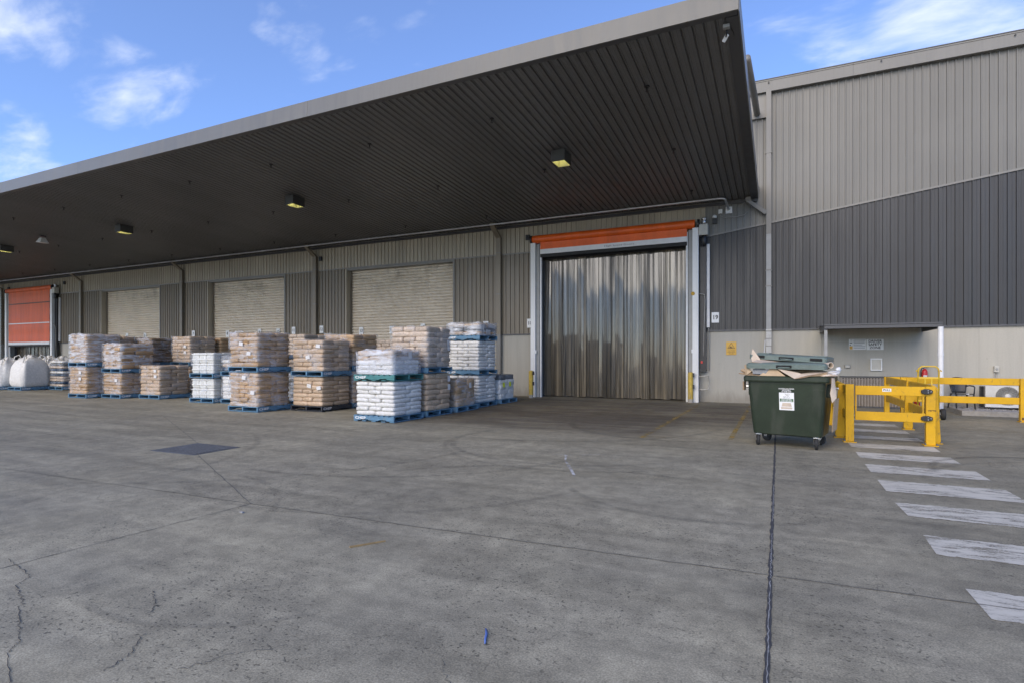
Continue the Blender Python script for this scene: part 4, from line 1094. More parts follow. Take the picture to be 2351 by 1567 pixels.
MB().hexa([(-.22, -.18, .03), (.22, -.18, .03), (.22, .13, .03), (-.22, .13, .03)], [(-.22, -.18, .04), (.22, -.18, .04), (.22, .13, .04), (-.22, .13, .04)]).build('toe_plate', 'yellow_trolley', ht)
for x in (-.2, .2): MB().tube([(x, .12, .27), (x, .12, .03)], .016, 8).build('upright', 'yellow_trolley', ht, smooth=True)
MB().tube([(-.30, .16, .135), (.30, .16, .135)], .012, 8).build('axle', 'steel_bright', ht, smooth=True)
for x in (-.27, .29):
    wl_ = MB().lathe([(.07, -.045), (.11, -.05), (.132, -.035), (.135, 0), (.132, .035), (.11, .05), (.07, .045)], 'x', 24).build('wheel', 'rubber', ht, smooth=True, loc=(x, .16, .136))
    MB().lathe([(0, -.05), (.025, -.05), (.03, -.03), (.069, -.025), (.069, .025), (.03, .03), (.025, .05), (0, .05)], 'x', 18).build('hub', 'steel_bright', wl_, smooth=True)
def extinguisher(x, y, z, label, hung):
    e = thing('fire_extinguisher', label, 'fire extinguisher', (x, y, z))
    MB().lathe([(0, 0), (.066, .0), (.07, .02), (.07, .34), (.06, .38), (.03, .405), (.022, .42), (0, .42)], 'z', 20).build('cylinder', 'red_paint', e, smooth=True)
    MB().lathe([(0, .42), (.018, .42), (.018, .45), (0, .45)], 'z', 12).build('valve', 'steel_bright', e, smooth=True)
    MB().hexa([(-.01, -.02, .45), (.09, -.012, .46), (.09, .012, .46), (-.01, .02, .45)], [(-.01, -.02, .46), (.09, -.012, .49), (.09, .012, .49), (-.01, .02, .46)]).build('lever', 'black_plastic', e)
    MB().tube([(-.018, 0, .44), (-.07, 0, .43), (-.088, 0, .36), (-.088, 0, .18)], .011, 8).build('hose', 'black_plastic', e, smooth=True)
    MB().box(-.045, .045, -.0725, -.068, .14, .24).build('label', 'paper_white', e)
    if hung: MB().box(-.03, .03, .07, .10, .22, .34).build('wall_bracket', 'galv', e)
extinguisher(3.76, W-.105, .74, 'red fire extinguisher hung on the wall behind the yellow hand trolley', True)
extinguisher(3.12, 16.95, .40-.40, 'red fire extinguisher standing low behind the gate hinge post', False)

# ------------------------------------------------------------------ bollards
for x, y, l in ((-8.17, 18.70, 'worn yellow steel bollard at the left foot of the strip curtain door'), (-2.60, 18.98, 'worn yellow steel bollard at the right foot of the strip curtain door')):
    b = thing('bollard', l, 'bollard', (x, y, 0), 0, 'bollards guarding the roll door')
    MB().lathe([(0, .12), (.082, .12), (.082, .96), (.074, .985), (.04, 1.0), (0, 1.0)], 'z', 20).build('shaft', 'bollard_yellow', b, smooth=False)
    MB().lathe([(0, 0), (.083, 0), (.083, .119), (0, .119)], 'z', 20).build('worn_foot', 'kerb_concrete', b)
    for z in (.46, .84): MB().box(.07, .12, -.04, .04, z, z+.13).build('sensor_block', 'black_plastic', b)

# ------------------------------------------------------------------ wheeled bins
def rrect(hx, hy, r, z, n=4):
    P = []
    for cx_, cy_, a0 in ((hx-r, hy-r, 0), (-hx+r, hy-r, 90), (-hx+r, -hy+r, 180), (hx-r, -hy+r, 270)):
        for i in range(n+1): a = R(a0 + 90*i/n); P.append((cx_ + r*math.cos(a), cy_ + r*math.sin(a), z))
    return P
def make_bin(label, loc, rz, mat, sticker):
    b = thing('wheeled_bin', label, 'bin', loc, rz)
    mb = MB()
    mb.loft([rrect(.50, .34, .06, .195), rrect(.525, .365, .08, .215), rrect(.555, .41, .07, .60), rrect(.585, .455, .06, 1.06), rrect(.585, .455, .06, 1.10)], cap1=False)
    mb.build('body', mat, b, smooth=False)
    mb = MB(); o1 = rrect(.635, .50, .06, 1.085); o2 = rrect(.645, .51, .06, 1.11); o3 = rrect(.645, .51, .06, 1.165); o4 = rrect(.625, .49, .06, 1.185); i1 = rrect(.565, .435, .05, 1.185); i2 = rrect(.545, .40, .05, .85)
    mb.loft([rrect(.586, .456, .06, 1.085), o1, o2, o3, o4, i1, i2], cap0=False, cap1=True); mb.build('rim', mat, b)
    for s in (-1, 1):
        MB().box(s*.60-.035, s*.60+.035, -.19, .19, .84, 1.05).build('side_bracket', mat, b, bevel=.01)
        MB().lathe([(0, -.05), (.022, -.05), (.022, .05), (0, .05)], 'x', 12, (s*.665, 0, .98)).build('trunnion', 'steel_bright', b)
    for x, y, a in ((-.44, -.33, 20), (.44, -.33, 8), (-.42, .30, 60), (.42, .30, 80)):
        c = bpy.data.objects.new('caster', None); COL.objects.link(c); c.parent = b; c.location = (x, y, 0); c.rotation_euler = (0, 0, R(a)); c.empty_display_size = .1
        mbk = MB(); mbk.box(-.045, .045, -.05, .05, .19, .205)
        for s in (-1, 1): mbk.hexa([(s*.036-.004, .0, .085), (s*.036+.004, .0, .085), (s*.036+.004, .06, .085), (s*.036-.004, .06, .085)], [(s*.036-.004, -.045, .19), (s*.036+.004, -.045, .19), (s*.036+.004, .045, .19), (s*.036-.004, .045, .19)])
        mbk.lathe([(0, .206), (.035, .206), (.035, .19), (0, .19)][::-1], 'z', 12); mbk.build('fork', 'steel_bright', c)
        MB().lathe([(.055, -.022), (.09, -.024), (.1, -.012), (.1, .012), (.09, .024), (.055, .022)], 'x', 22, (0, .03, .1)).build('tyre', 'rubber', c, smooth=True)
        MB().lathe([(0, -.026), (.02, -.026), (.02, -.02), (.054, -.015), (.054, .015), (.02, .02), (.02, .026), (0, .026)], 'x', 18, (0, .03, .1)).build('hub', 'grey_plastic', c, smooth=True)
    return b
BL, BA = (.185, 10.62, 0), R(-11.5)
bn = make_bin('large dark green wheeled bin overflowing with cardboard beside the yellow barrier', BL, BA, 'bin_green', True)
make_bin('green wheeled bin mostly hidden behind the overflowing dark bin', (.33, 14.75, 0), R(3), 'bin_green_new', False)
# lids
def lid(parent, loc, rot, flip=1):
    l = MB()
    l.loft([rrect(.60, .46, .05, -.0), rrect(.605, .465, .05, .07), rrect(.575, .435, .05, .09), rrect(.50, .36, .05, .096)])
    lo = l.build('lid', 'lid_green', parent, loc=loc, rot=rot)
    MB().box(-.125, .105, -.4695, -.455, .016, .062).build('handle_recess', 'dark_void', lo)
    MB().tube([(-.10, -.472, .028), (.08, -.472, .028)], .010, 8).build('grip', 'lid_green', lo, smooth=True)
    for s in (-1, 1): MB().box(s*.45-.10, s*.45+.10, -.10, .10, .093, .108).build('stiffener', 'lid_green', lo, bevel=.006)
    return lo
lid(bn, (.0, -.03, 1.315), (R(2), R(.6), 0))
l2 = lid(bn, (-.05, .36, 1.435), (R(.5), R(3.6), R(1)))
for s in (-1, 1): MB().box(s*.44-.09, s*.44+.09, -.4695, -.455, .02, .066).build('corner_pocket', 'dark_void', l2)
# front decal: placed on the sloping front face
fy = lambda z: -(.41 + (.455-.41)*(z-.60)/.46 if z > .6 else .365 + (.41-.365)*(z-.215)/.385)
tilt = math.atan2(.045, .46)
dec = bpy.data.objects.new('decal', None); COL.objects.link(dec); dec.parent = bn; dec.location = (.02, fy(.77)-.003, .77); dec.rotation_euler = (tilt, 0, 0)
MB().box(-.112, .112, -.002, .001, -.145, .145).build('sticker', 'print_white', dec)
MB().box(-.10, .10, -.004, -.0021, -.005, .045).build('green_band', 'print_green', dec)
text('FLATTENED', .028, 'print_white', dec, (0, -.0055, .031), bold=.02); text('CARDBOARD', .028, 'print_white', dec, (0, -.0055, .008), bold=.02)
mb = MB()
mb.tube([(-.045, -.003, .085), (-.035, -.003, .075), (-.01, -.003, .080), (.0, -.003, .10), (-.02, -.003, .125), (-.025, -.003, .13)], .0022, 5)
mb.tube([(-.02, -.003, .13), (-.002, -.003, .10), (.004, -.003, .127)], .0022, 5)
mb.tube([(.014, -.003, .075), (.016, -.003, .128), (.04, -.003, .125), (.045, -.003, .108), (.02, -.003, .10), (.038, -.003, .078)], .0022, 5); mb.build('emblem', 'print_grey', dec)
text('1300 278 293', .020, 'print_grey', dec, (0, -.004, .060))
mb = MB(); mb.hexa([(-.085, -.0035, -.125), (.085, -.0035, -.125), (.085, -.0022, -.125), (-.085, -.0022, -.125)], [(-.085, -.0035, -.095), (.082, -.0035, -.095), (.082, -.0022, -.095), (-.085, -.0022, -.095)])
mb.hexa([(-.078, -.0035, -.085), (.078, -.0035, -.085), (.078, -.0022, -.085), (-.078, -.0022, -.085)], [(-.06, -.0035, -.025), (.062, -.0035, -.025), (.062, -.0022, -.025), (-.06, -.0022, -.025)]); mb.build('carton_picture', 'cardboard_pale', dec)
for t_, z in (('AUSTRALIAN PAPER', .208), ('RECOVERY', .185), ('03 9758 3600', .161)): text(t_, .026, 'print_white', dec, (0, -.004, z), bold=.022)

# cardboard heaped in the bin; each piece given in bin coordinates
MBIN = Matrix.Translation(Vector(BL)) @ Matrix.Rotation(BA, 4, 'Z')
def board(name, pts, faces, label, mat='cardboard', th=.008, cat='cardboard'):
    P = [MBIN @ Vector(p) for p in pts]; c = sum(P, Vector())/len(P)
    mb = MB(); mb.add([p - c for p in P], faces); o = mb.build(name, mat, loc=c)
    o.data.materials.append(M['cardboard_edge'])
    m = o.modifiers.new('s', 'SOLIDIFY'); m.thickness = th; m.offset = 0; m.material_offset_rim = 1
    return tag(o, label, cat)
board('cardboard_flap', [(-.53, -.16, 1.22), (-.40, -.20, 1.22), (-.45, -.15, 1.46), (-.585, -.10, 1.64), (-.615, -.10, 1.50)], [(0, 1, 2, 3, 4)], 'pale cardboard flap standing upright at the bin\'s left corner', 'cardboard_pale')
board('cardboard_sheet', [(-.52, -.44, 1.41), (.10, -.44, 1.345), (.18, .2, 1.39), (-.45, .25, 1.50)], [(0, 1, 2, 3)], 'pale cardboard sheet wedged between the two green bin lids', 'cardboard_pale')
board('folded_cardboard', [(-.12, -.47, 1.305), (.16, -.555, 1.145), (.24, -.46, 1.225), (.05, -.30, 1.29), (.34, -.535, 1.20), (.62, -.40, 1.255), (.55, -.30, 1.275)], [(0, 1, 2, 3), (1, 4, 2), (2, 4, 5, 6)], 'folded cardboard spilling over the front rim of the bin', 'cardboard_pale', .009)
board('folded_cardboard', [(.17, -.552, 1.15), (.30, -.54, 1.175), (.60, -.47, 1.255), (.62, -.44, 1.205), (.34, -.50, 1.19)], [(0, 1, 4), (1, 2, 3, 4)], 'brown cardboard strip lying along the bin\'s front rim at right', 'cardboard', .012)
board('cardboard_triangle', [(-.40, -.485, 1.18), (.02, -.485, 1.18), (-.14, -.43, 1.30), (-.24, -.43, 1.30)], [(0, 1, 2, 3)], 'tan triangular cardboard flap poking up under the front lid', 'cardboard')
board('cardboard_roll', [(-.62, -.42, 1.20), (-.58, -.46, 1.20), (-.52, -.45, 1.25), (-.61, -.40, 1.375), (-.655, -.36, 1.35)], [(0, 1, 2, 3, 4)], 'curled tan cardboard leaning at the left end of the front lid', 'cardboard', .012)
board('corrugated_offcut', [(-.72, -.36, 1.265), (-.55, -.46, 1.20), (-.48, -.38, 1.21), (-.60, -.28, 1.27), (-.70, -.30, 1.29)], [(0, 1, 2, 3, 4)], 'torn corrugated offcut jutting past the bin\'s left rim', 'cardboard', .02)
board('corrugated_offcut', [(-.74, -.40, 1.215), (-.56, -.47, 1.185), (-.38, -.50, 1.182), (-.44, -.38, 1.20), (-.66, -.30, 1.235)], [(0, 1, 2, 3, 4)], 'brown cardboard offcut flat on the bin\'s left front corner', 'cardboard', .014)
board('paper_bag', [(-.50, -.46, 1.215), (-.30, -.47, 1.205), (-.24, -.44, 1.29), (-.50, -.43, 1.295)], [(0, 1, 2, 3)], 'bluish printed paper under the left end of the front lid', 'slab_grey', .012, 'paper')
board('hanging_cardboard', [(.672, -.47, 1.17), (.70, -.40, 1.165), (.72, -.42, .99), (.735, -.47, .86), (.685, -.53, .78), (.655, -.52, .93), (.668, -.50, 1.02)], [(0, 1, 2, 6), (2, 3, 4, 5, 6)], 'tan cardboard piece hanging down over the bin\'s right side', 'cardboard_pale', .008)
board('hanging_cardboard', [(-.665, -.40, 1.08), (-.66, -.28, 1.08), (-.66, -.28, .93), (-.665, -.40, .93)], [(0, 1, 2, 3)], 'small cardboard scrap hanging below the bin\'s left rim', 'cardboard', .02)
board('standing_cardboard', [(.655, -.30, .30), (.66, .18, .30), (.69, .18, .82), (.685, -.30, .82)], [(0, 1, 2, 3)], 'flattened carton standing against the right side of the bin', 'cardboard', .012)
P = [MBIN @ Vector(p) for p in ((.18, .22, 1.30), (.64, -.30, 1.365))]
tb = thing('cardboard_tube', 'thick round cardboard tube sticking out at the bin\'s right corner', 'cardboard tube', P[1])
d_ = P[0] - P[1]; n_ = 20
a_ = d_.normalized(); u_ = a_.cross(Vector((0, 0, 1))).normalized(); v_ = u_.cross(a_)
ring = lambda c, r: [c + u_*(r*math.cos(2*math.pi*i/n_)) + v_*(r*math.sin(2*math.pi*i/n_)) for i in range(n_)]
MB().loft([ring(d_, .050), ring(Vector(), .050), ring(Vector(), .040), ring(d_*.6, .040)], cap0=True, cap1=True).build('tube', 'cardboard_pale', tb, smooth=False)
MB().loft([ring(d_*.25, .0395), ring(d_*.26, .0395)]).build('tube_core', 'cardboard_edge', tb)
r_ = random.Random(9)
def crumple(c, s, label, mat='paper_white'):
    import bmesh
    bm = bmesh.new(); bmesh.ops.create_icosphere(bm, subdivisions=2, radius=1.0)
    for v in bm.verts:
        k = r_.uniform(.72, 1.18); v.co = Vector((v.co.x*s[0]*k, v.co.y*s[1]*k, v.co.z*s[2]*k))
    me = bpy.data.meshes.new('crumpled_paper'); bm.to_mesh(me); bm.free()
    return tag(link('crumpled_paper', me, mat, None, MBIN @ Vector(c)), label, 'paper')
crumple((.68, -.36, 1.245), (.10, .07, .042), 'crumpled white paper bulging over the bin\'s right rim below the tube')
crumple((.735, -.26, 1.30), (.05, .06, .04), 'small grey paper wad behind the cardboard tube end', 'sign_white')
crumple((.64, -.44, 1.205), (.12, .05, .022), 'flattened white packing paper on the bin\'s right front rim', 'cardboard_pale')
crumple((-.50, .1, 1.33), (.10, .1, .07), 'dark packing wad between the bin lids at left', 'slab_grey')
crumple((.0, .05, 1.24), (.50, .34, .075), 'wide heap of scrunched brown paper filling the bin under its lid', 'cardboard')
t = thing('broom_handle', 'thin pale pole leaning on the galvanised downpipe behind the bin', 'pole', (-.52, W-.30, 0), 0)
MB().tube([(0, 0, .01), (.14, .06, 2.02)], .012, 8).build('shaft', 'white_alu', t, smooth=True)
MB().box(-.03, .03, -.12, .12, 0, .05).build('head', 'black_plastic', t)

# ------------------------------------------------------------------ pallets and goods
PW = 1.165
_pm = {}
def pallet(x, y, z, mat, front_open, label, rz=0.):
    """x,y centre"""
    p = thing('pallet', label, 'pallet', (x, y, z), rz + (0 if front_open else math.pi/2), 'wooden pallets')
    if mat not in _pm:
        h = PW/2
        d = {}
        mb = MB().box(-h, h, -.048, .048, -.009, .009); d['deck_board'] = mb.mesh('deck_board')
        # solid bearer with shallow notches underneath
        mb = MB().prism([(-h, 0), (-.38, 0), (-.36, .02), (-.16, .02), (-.14, 0), (.14, 0), (.16, .02), (.36, .02), (.38, 0), (h, 0), (h, .094), (-h, .094)], 'x', -.022, .022); d['bearer'] = mb.mesh('bearer')
        mb = MB().box(-h, h, -.06, .06, -.009, .009); d['bottom_board'] = mb.mesh('bottom_board')
        for me in d.values(): me.materials.append(M[mat])
        _pm[mat] = d
    d = _pm[mat]; h = PW/2
    for k in range(8): link('deck_board', d['deck_board'], None, p, (0, -h+.05 + k*(PW-.1)/7, .1405))
    for xx in (-h+.022, 0, h-.022): link('bearer', d['bearer'], None, p, (xx, 0, .0185 + .018))
    for yy in (-h+.06, -.28, 0, .28, h-.06): link('bottom_board', d['bottom_board'], None, p, (0, yy, .0185+.009-.0175 + .009))
    for s in (-1, 1):
        text('CHEP', .085, 'print_white', p, (s*(h+.002), s*-.38, .085), (R(90), 0, s*R(90)), name='stencil', bold=.02, sx=1.5)
    return p

# bag meshes, unit size; ends flattened, belly full
def bag_mesh(seed, square):
    r0 = random.Random(seed); st_ = (-.5, -.47, -.38, -.2, 0, .2, .38, .47, .5); rings = []
    for t in st_:
        e = abs(t)*2
        hy = .5*(1 - .10*e**4) * (1 + r0.uniform(-.02, .02)); hz = .5*(1 - (.30 if not square else .06)*e**8) * (1 + r0.uniform(-.04, .04))
        if abs(t) >= .5: hz *= .72 if not square else .92; hy *= .95
        ring_ = []
        for i in range(12):
            a = 2*math.pi*(i+.5)/12; c_, s_ = math.cos(a), math.sin(a); pw = .30 if not square else .22
            ring_.append((t, hy*math.copysign(abs(c_)**pw, c_)*(1+r0.uniform(-.015, .015)), hz*math.copysign(abs(s_)**pw, s_)*(1+r0.uniform(-.03, .03))))
        rings.append(ring_)
    me = MB().loft(rings).mesh('bag'); me.shade_smooth(); return me
BAGS = {}
def bag_me(mat, k, square):
    key = (mat, k, square)
    if key not in BAGS:
        me = bag_mesh(100+k, square); me.materials.append(M[mat]); BAGS[key] = me
    return BAGS[key]
def film_shell(hx, hy, z0, z1, seed, mat, par, ragged=.05, top=True):
    """stretch film: a loose skin round the load"""
    r0 = random.Random(seed); nu, nv = 28, max(5, int((z1-z0)/.10)); rings = []
    per = []
    for i in range(nu):
        t = 4*i/nu; s_ = int(t); f_ = t - s_
        c = [(-hx, -hy), (hx, -hy), (hx, hy), (-hx, hy), (-hx, -hy)]
        per.append((c[s_][0] + (c[s_+1][0]-c[s_][0])*f_, c[s_][1] + (c[s_+1][1]-c[s_][1])*f_))
    for j in range(nv+1):
        z = z0 + (z1-z0)*j/nv; k = 1 + r0.uniform(-.006, .012); ring_ = []
        for x, y in per:
            m = k + r0.uniform(-.008, .012)
            ring_.append((x*m, y*m, z + (r0.uniform(-ragged*.6, ragged) if j == nv else r0.uniform(-.01, .01))))
        rings.append(ring_)
    if top:
        last = rings[-1]
        rings.append([(p[0]*.86, p[1]*.86, z1 + r0.uniform(-.01, .035)) for p in last])
        rings.append([(p[0]*.3, p[1]*.3, z1 + r0.uniform(.0, .02)) for p in last])
    return MB().loft(rings, cap0=False, cap1=top).build('stretch_film', mat, par, smooth=True)

def load(x, y, z, spec, label, seed, rz=0.):
    """spec: kind, height, film, options"""
    kind, h, fm = spec[0], spec[1], spec[2]; opt = spec[3] if len(spec) > 3 else {}
    r0 = random.Random(seed)
    t = thing('goods_load', label, 'pallet load', (x, y, z), rz)
    if kind == 'drums':
        lay = 2; lh = h/lay; me_k = 'drum_white'
        dm = bag_me('drum_white', 9, True)
        for l in range(lay):
            for i in range(3):
                for j in range(3):
                    link('drum', dm, None, t, ((i-1)*.355, (j-1)*.355, l*lh + lh/2), (0, R(90), 0), (lh*.99, .35, .35))
            MB().loft([rrect(.545, .545, .04, l*lh + lh*.80), rrect(.555, .555, .05, l*lh+lh*.86), rrect(.545, .545, .04, l*lh+lh*.92)], cap0=False, cap1=False).build('rim_band', 'drum_white', t)
            MB().loft([rrect(.54, .54, .04, l*lh + lh*.30), rrect(.549, .549, .05, l*lh+lh*.36), rrect(.54, .54, .04, l*lh+lh*.42)], cap0=False, cap1=False).build('rim_band', 'drum_white', t)
    elif kind == 'slabs':
        mats = opt['mats']; lh = h/len(mats); r1 = random.Random(seed)
        for l, m_ in enumerate(mats):
            for s in (-1, 1):
                link('slab_bag', bag_me(m_, seed % 3, False), None, t, (s*.28 + r1.uniform(-.01, .01), 0, l*lh + lh/2), (0, 0, R(90) + r1.uniform(-.02, .02)), (1.10, .57, lh*1.12))
    else:
        square = opt.get('square', False); lh0 = opt.get('lh', .125); lay = max(1, int(round(h/lh0))); lh = h/lay
        A, B = opt.get('w', 1.10), opt.get('d', 1.10); sl = opt.get('slop', .010)
        for l in range(lay):
            kk = kind[l % len(kind)] if isinstance(kind, (list, tuple)) else kind
            if 'top' in opt and l >= lay - opt['top'][1]: kk = opt['top'][0]
            bw, bl_ = B*.415, B*.585; fl = -1 if l % 2 else 1
            zz = l*lh + lh/2
            for i in range(2):
                link('bag', bag_me(kk, r0.randrange(4), square), None, t, ((i-.5)*A/2*1.0 + r0.uniform(-sl, sl), fl*(-B/2 + bw/2) + r0.uniform(-sl, sl), zz + r0.uniform(-.004, .004)), (r0.uniform(-.04, .04), r0.uniform(-.015, .015), r0.uniform(-.03, .03) + (math.pi if r0.random() < .5 else 0)), (A/2*1.01, bw*1.0, lh*1.22))
            for i in range(3):
                link('bag', bag_me(kk, r0.randrange(4), square), None, t, ((i-1)*A/3 + r0.uniform(-sl, sl), fl*(B/2 - bl_/2) + r0.uniform(-sl, sl), zz + r0.uniform(-.004, .004)), (r0.uniform(-.04, .04), r0.uniform(-.015, .015), R(90) + r0.uniform(-.03, .03) + (math.pi if r0.random() < .5 else 0)), (bl_*.99, A/3*1.0, lh*1.22))
    if fm:
        hx = opt.get('w', 1.10)/2 + .014; hy = opt.get('d', 1.10)/2 + .014
        film_shell(hx, hy, opt.get('f0', 0.0) + .005, h + .015, seed, fm, t, opt.get('rag', .05))
    for (fx, fz, face) in opt.get('labels', ()):
        if face == 'f': o = MB().box(-.075, .075, -.002, .002, -.05, .05).build('paper_label', 'paper_white', t, loc=(fx, -opt.get('d', 1.10)/2 - .028, fz), rot=(0, r0.uniform(-.2, .2), 0))
        else: o = MB().box(-.002, .002, -.06, .06, -.075, .075).build('paper_label', opt.get('lmat', 'paper_white'), t, loc=(opt.get('w', 1.10)/2 + .028, fx, fz), rot=(r0.uniform(-.1, .1), 0, 0))
    return t

_n = [0]
def stack(x1, y0, loads, where, fo=True, pmats=None, rz=0.):
    """x1: right edge, y0: front edge"""
    x, y, z = x1 - PW/2, y0 + PW/2, 0.
    for i, (spec, what) in enumerate(loads):
        _n[0] += 1; r0 = random.Random(_n[0]*13)
        pm = (pmats[i] if pmats else 'pallet_blue'); rr = rz + r0.uniform(-.012, .012)
        lev = '' if len(loads) == 1 else ((', lower', ', upper') if len(loads) == 2 else (', lowest', ', middle', ', topmost'))[i]
        pallet(x, y, z, pm, fo, '%s pallet %s%s' % ({'pallet_blue': 'blue', 'pallet_teal': 'teal', 'pallet_black': 'black'}[pm], where, lev), rr)
        z += .152
        load(x + r0.uniform(-.012, .012), y + r0.uniform(-.012, .012), z, spec, '%s %s%s' % (what, where, lev), 40+_n[0], rr)
        z += spec[1] + .012
lab2 = {'labels': ((.18, .55, 'f'), (-.05, .42, 'f')), 'lh': .12}
# right column, front to back
stack(-7.82, 10.19, [(('bag_white', .775, None, {'lh': .098, 'square': False, 'd': 1.12, 'w': 1.10}), 'white sacks'),
                     (('bag_white', .54, 'film_heavy', {'lh': .12, 'top': ('bag_tan', 2), 'w': 1.02, 'd': 1.06, 'rag': .06, 'labels': ((.1, .45, 'r'),)}), 'wrapped white sacks topped with brown')],
      'at the front corner of the pallet rows', False, ('pallet_blue', 'pallet_teal'))
stack(-7.80, 11.49, [(('bag_tan', .92, None, {'lh': .125, 'labels': ((.42, .78, 'r'), (.43, .56, 'r'))}), 'tan sacks'), (('bag_pink', 1.0, 'film_thin', {'lh': .125, 'labels': ((.40, .62, 'r'), (.42, .50, 'r'))}), 'pale tan sacks')],
      'directly behind the front white stack', False)
stack(-7.76, 12.84, [(('bag_brown', .72, 'film_mid', {'lh': .17, 'square': True, 'w': 1.0, 'd': 1.0, 'labels': ((.2, .55, 'r'),)}), 'low film-wrapped brown cartons')], 'between the tan stack and the tall white stack', False)
stack(-7.93, 14.36, [(('bag_white', .79, None, {'lh': .098}), 'white sacks'), (('bag_white', .86, None, {'lh': .098}), 'white sacks'), (('slabs', .35, 'film_heavy', {'mats': ('bag_brown', 'slab_grey', 'bag_tan')}), 'flat film-wrapped mixed goods')],
      'in the three-high stack near the concrete wall', False)
stack(-7.88, 15.72, [(('bag_white', .76, None, {'lh': .16, 'square': True, 'w': 1.02, 'd': 1.02, 'top': ('slab_grey', 1), 'labels': ((-.3, .45, 'r'), (.15, .46, 'r')), 'lmat': 'lime_sticker'}), 'white jerrycan cartons with lime stickers')],
      'at the back end of the right column', False)
# second column
stack(-11.15, 11.40, [(('bag_tan', .79, None, {'lh': .115, 'labels': ((.1, .55, 'f'), (.45, .5, 'f'))}), 'tan sacks'), (('bag_tan', .84, 'film_thin', {'lh': .12, 'labels': ((.42, .68, 'f'), (.05, .38, 'f')), 'rag': .08}), 'tan sacks with loose film on top')],
      'beside the front white stack', True, ('pallet_black', 'pallet_blue'))
stack(-11.18, 12.66, [(('bag_tan', .92, 'film_thin', {}), 'tan sacks'), (('bag_brown', .90, 'film_thin', {}), 'brown sacks')], 'behind the black-pallet stack', True)
stack(-12.1, 16.0, [(('bag_tan', .92, None, {}), 'tan sacks'), (('bag_pink', .85, None, {}), 'pale sacks')], 'near the nearest shutter\'s right jamb', True)
stack(-14.40, 13.92, [(('bag_tan', .95, None, {}), 'tan sacks'), (('bag_pink', .98, None, {}), 'pale sacks')], 'in the back row left of the black-pallet stack', True)
stack(-14.40, 15.15, [(('bag_brown', .95, None, {}), 'brown sacks'), (('bag_brown', 1.02, None, {'slop': .03}), 'brown sacks')], 'second back in the row before the nearest shutter', True)
stack(-14.35, 16.40, [(('bag_dark', .95, None, {}), 'dark brown sacks'), (('bag_dark', 1.03, None, {'slop': .03}), 'dark brown sacks')], 'third back in the row before the nearest shutter', True)
stack(-13.2, 12.62, [(('bag_white', .82, 'film_heavy', {'top': ('slab_grey', 7)}), 'grey film-wrapped goods'), (('slabs', .42, None, {'mats': ('bag_pink', 'bag_pink', 'slab_navy')}), 'pale flat sacks under a navy one')], 'in the gap behind two brown stacks', True)
# third: brown film-wrapped stack
stack(-12.60, 10.54, [(('bag_brown', .91, 'film_mid', {'labels': ((.05, .78, 'f'), (.38, .38, 'f')), 'lh': .115, 'slop': .018}), 'film-wrapped brown sacks'), (('bag_brown', .91, 'film_mid', {'labels': ((-.05, .62, 'f'), (.25, .36, 'f')), 'lh': .115, 'slop': .018, 'rag': .06}), 'film-wrapped brown sacks')],
      'in the tall front stack with two blue pallets', True)
stack(-15.05, 12.15, [(('bag_white', .72, 'film_mid', {}), 'film-wrapped pale sacks'), (('slabs', .5, 'film_mid', {'mats': ('slab_navy', 'bag_pink', 'bag_white', 'slab_grey')}), 'flat film-wrapped mixed sacks')], 'between the white drums and tall brown stack', True)
stack(-16.40, 12.02, [(('drums', .64, 'film_thin'), 'white plastic drums'), (('drums', .67, 'film_thin'), 'white plastic drums')], 'in the short white drum stack', True)
# left group
stack(-19.60, 12.30, [(('bag_tan', 1.02, 'film_thin', {'lh': .125, 'labels': ((.35, .85, 'f'), (.36, .65, 'f'))}), 'tan sacks')], 'standing one high left of the white drums', True)
stack(-21.15, 11.90, [(('bag_brown', .755, 'film_mid', {'lh': .105, 'labels': ((.3, .5, 'f'),)}), 'film-wrapped brown sacks'), (('bag_brown', .88, 'film_heavy', {'slop': .05, 'lh': .125}), 'slumped film-wrapped brown sacks')], 'in the leaning stack left of the single tan load', True)
stack(-22.42, 11.46, [(('bag_brown', .97, 'film_mid', {'lh': .12, 'labels': ((.2, .78, 'f'), (.2, .55, 'f'))}), 'film-wrapped brown sacks'), (('bag_brown', 1.0, 'film_heavy', {'lh': .125, 'slop': .02}), 'film-wrapped brown sacks')], 'in the leftmost tall brown stack', True)
stack(-23.80, 12.80, [(('bag_brown', .97, None, {}), 'brown sacks'), (('bag_brown', 1.0, 'film_thin', {'slop': .03}), 'brown sacks')], 'behind the leftmost tall brown stack', True)
stack(-22.90, 14.05, [(('bag_dark', .96, 'film_thin', {}), 'dark brown sacks'), (('bag_dark', .96, 'film_mid', {}), 'dark film-wrapped sacks')], 'behind the leaning brown stack', True)
stack(-25.2, 14.25, [(('bag_brown', .96, None, {}), 'brown sacks'), (('bag_dark', 1.05, 'film_mid', {}), 'film-wrapped sacks')], 'far behind the leftmost tall brown stack', True)
stack(-20.45, 14.0, [(('bag_tan', .97, None, {}), 'tan sacks'), (('bag_tan', .98, 'film_thin', {'labels': ((.3, .6, 'f'), (.3, .38, 'f')), 'lh': .12}), 'tan sacks')], 'behind the single tan load', True)
stack(-20.42, 15.28, [(('bag_brown', .97, None, {}), 'brown sacks'), (('bag_brown', .96, None, {}), 'brown sacks')], 'second back behind the single tan load', True)
stack(-28.95, 13.85, [(('slabs', 1.16, 'film_thin', {'mats': ('bag_pink', 'slab_navy', 'bag_pink', 'bag_pink', 'slab_navy', 'bag_white', 'slab_navy', 'bag_pink', 'slab_grey', 'bag_white')}), 'striped layers of pale and navy sacks')], 'right of the white bulk bags', True)

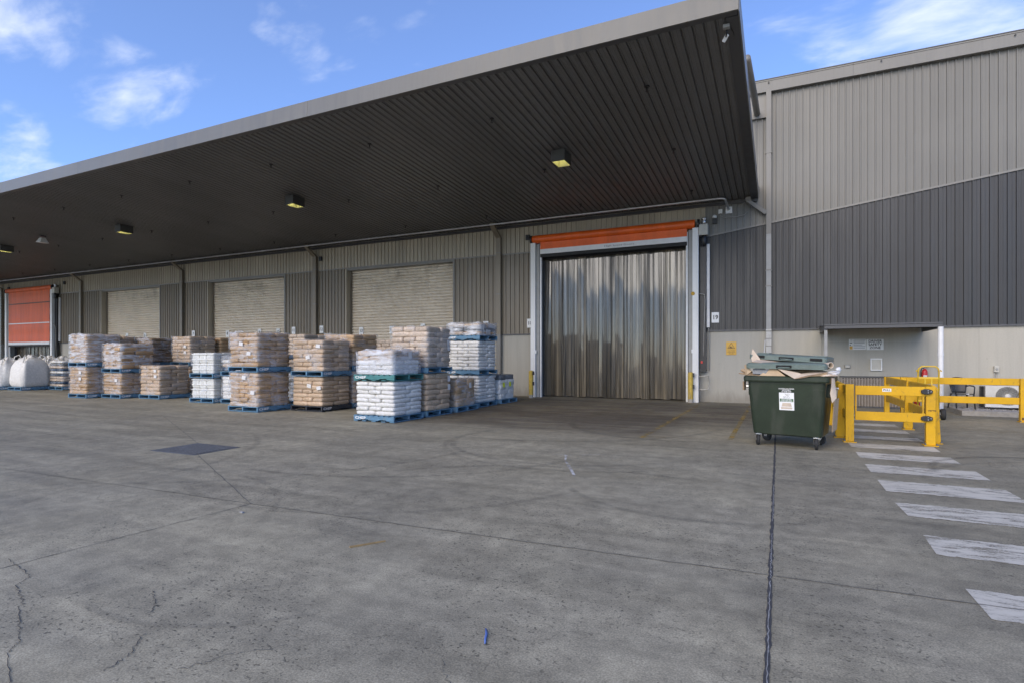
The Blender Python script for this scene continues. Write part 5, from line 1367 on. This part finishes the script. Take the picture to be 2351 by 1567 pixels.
# bulk bags
def bulk(x1, y0, h, label, seed, pal):
    r0 = random.Random(seed); x, y = x1 - PW/2, y0 + PW/2
    pallet(x, y, 0, 'pallet_blue', True, pal, r0.uniform(-.02, .02))
    t = thing('bulk_bag', label, 'bulk bag', (x, y, .152), r0.uniform(-.05, .05), 'white bulk bags')
    rings = []; ph = [r0.uniform(0, 6.28) for _ in range(6)]; lean = (r0.uniform(-.06, .06), r0.uniform(-.06, .06))
    for f_, s_, r_c in ((0, .49, .10), (.03, .54, .16), (.12, .575, .2), (.25, .59, .24), (.4, .585, .26), (.55, .565, .27), (.68, .53, .27), (.78, .485, .26), (.86, .42, .24), (.92, .33, .2), (.96, .22, .14), (1.0, .13, .09), (1.05, .10, .07)):
        ring_ = []
        for p in rrect(s_, s_, r_c, h*f_, 9):
            an = math.atan2(p[1], p[0]); fo_ = .016 + .075*max(0, f_-.45)
            k_ = 1 + fo_*math.sin(9*an+ph[0]) + fo_*.7*math.sin(17*an+ph[1]+f_*3) + .012*math.sin(f_*31+ph[2]+2*an)
            ring_.append((p[0]*k_ + lean[0]*f_*f_, p[1]*k_ + lean[1]*f_*f_, p[2] + (.05*math.sin(4*an+ph[3])*max(0, f_-.6)*2)))
        rings.append(ring_)
    MB().loft(rings).build('body', 'bulk_white', t, smooth=True)
    for a in (45, 135, 225, 315):
        c, s_ = math.cos(R(a)), math.sin(R(a))
        MB().tube([(c*.62, s_*.62, h*.80), (c*.56, s_*.56, h*.99), (c*.40, s_*.40, h*1.05), (c*.33, s_*.33, h*.93)], .022, 6).build('lifting_loop', 'bulk_white', t, smooth=True)
for i, (x1, y0, h, w_) in enumerate(((-30.15, 12.85, 1.36, 'foremost, right of the leftmost one'), (-31.45, 12.60, 1.22, 'at the left edge of the picture'), (-30.2, 14.15, 1.28, 'just left of the striped sack load'), (-31.4, 14.2, 1.30, 'in the second row at left'),
                                     (-30.1, 15.5, 1.40, 'third back before the far orange door'), (-28.6, 15.35, 1.42, 'behind the striped sack load'))):
    bulk(x1, y0, h, 'white woven bulk bag ' + w_, 60+i, 'blue pallet under the white bulk bag ' + w_)
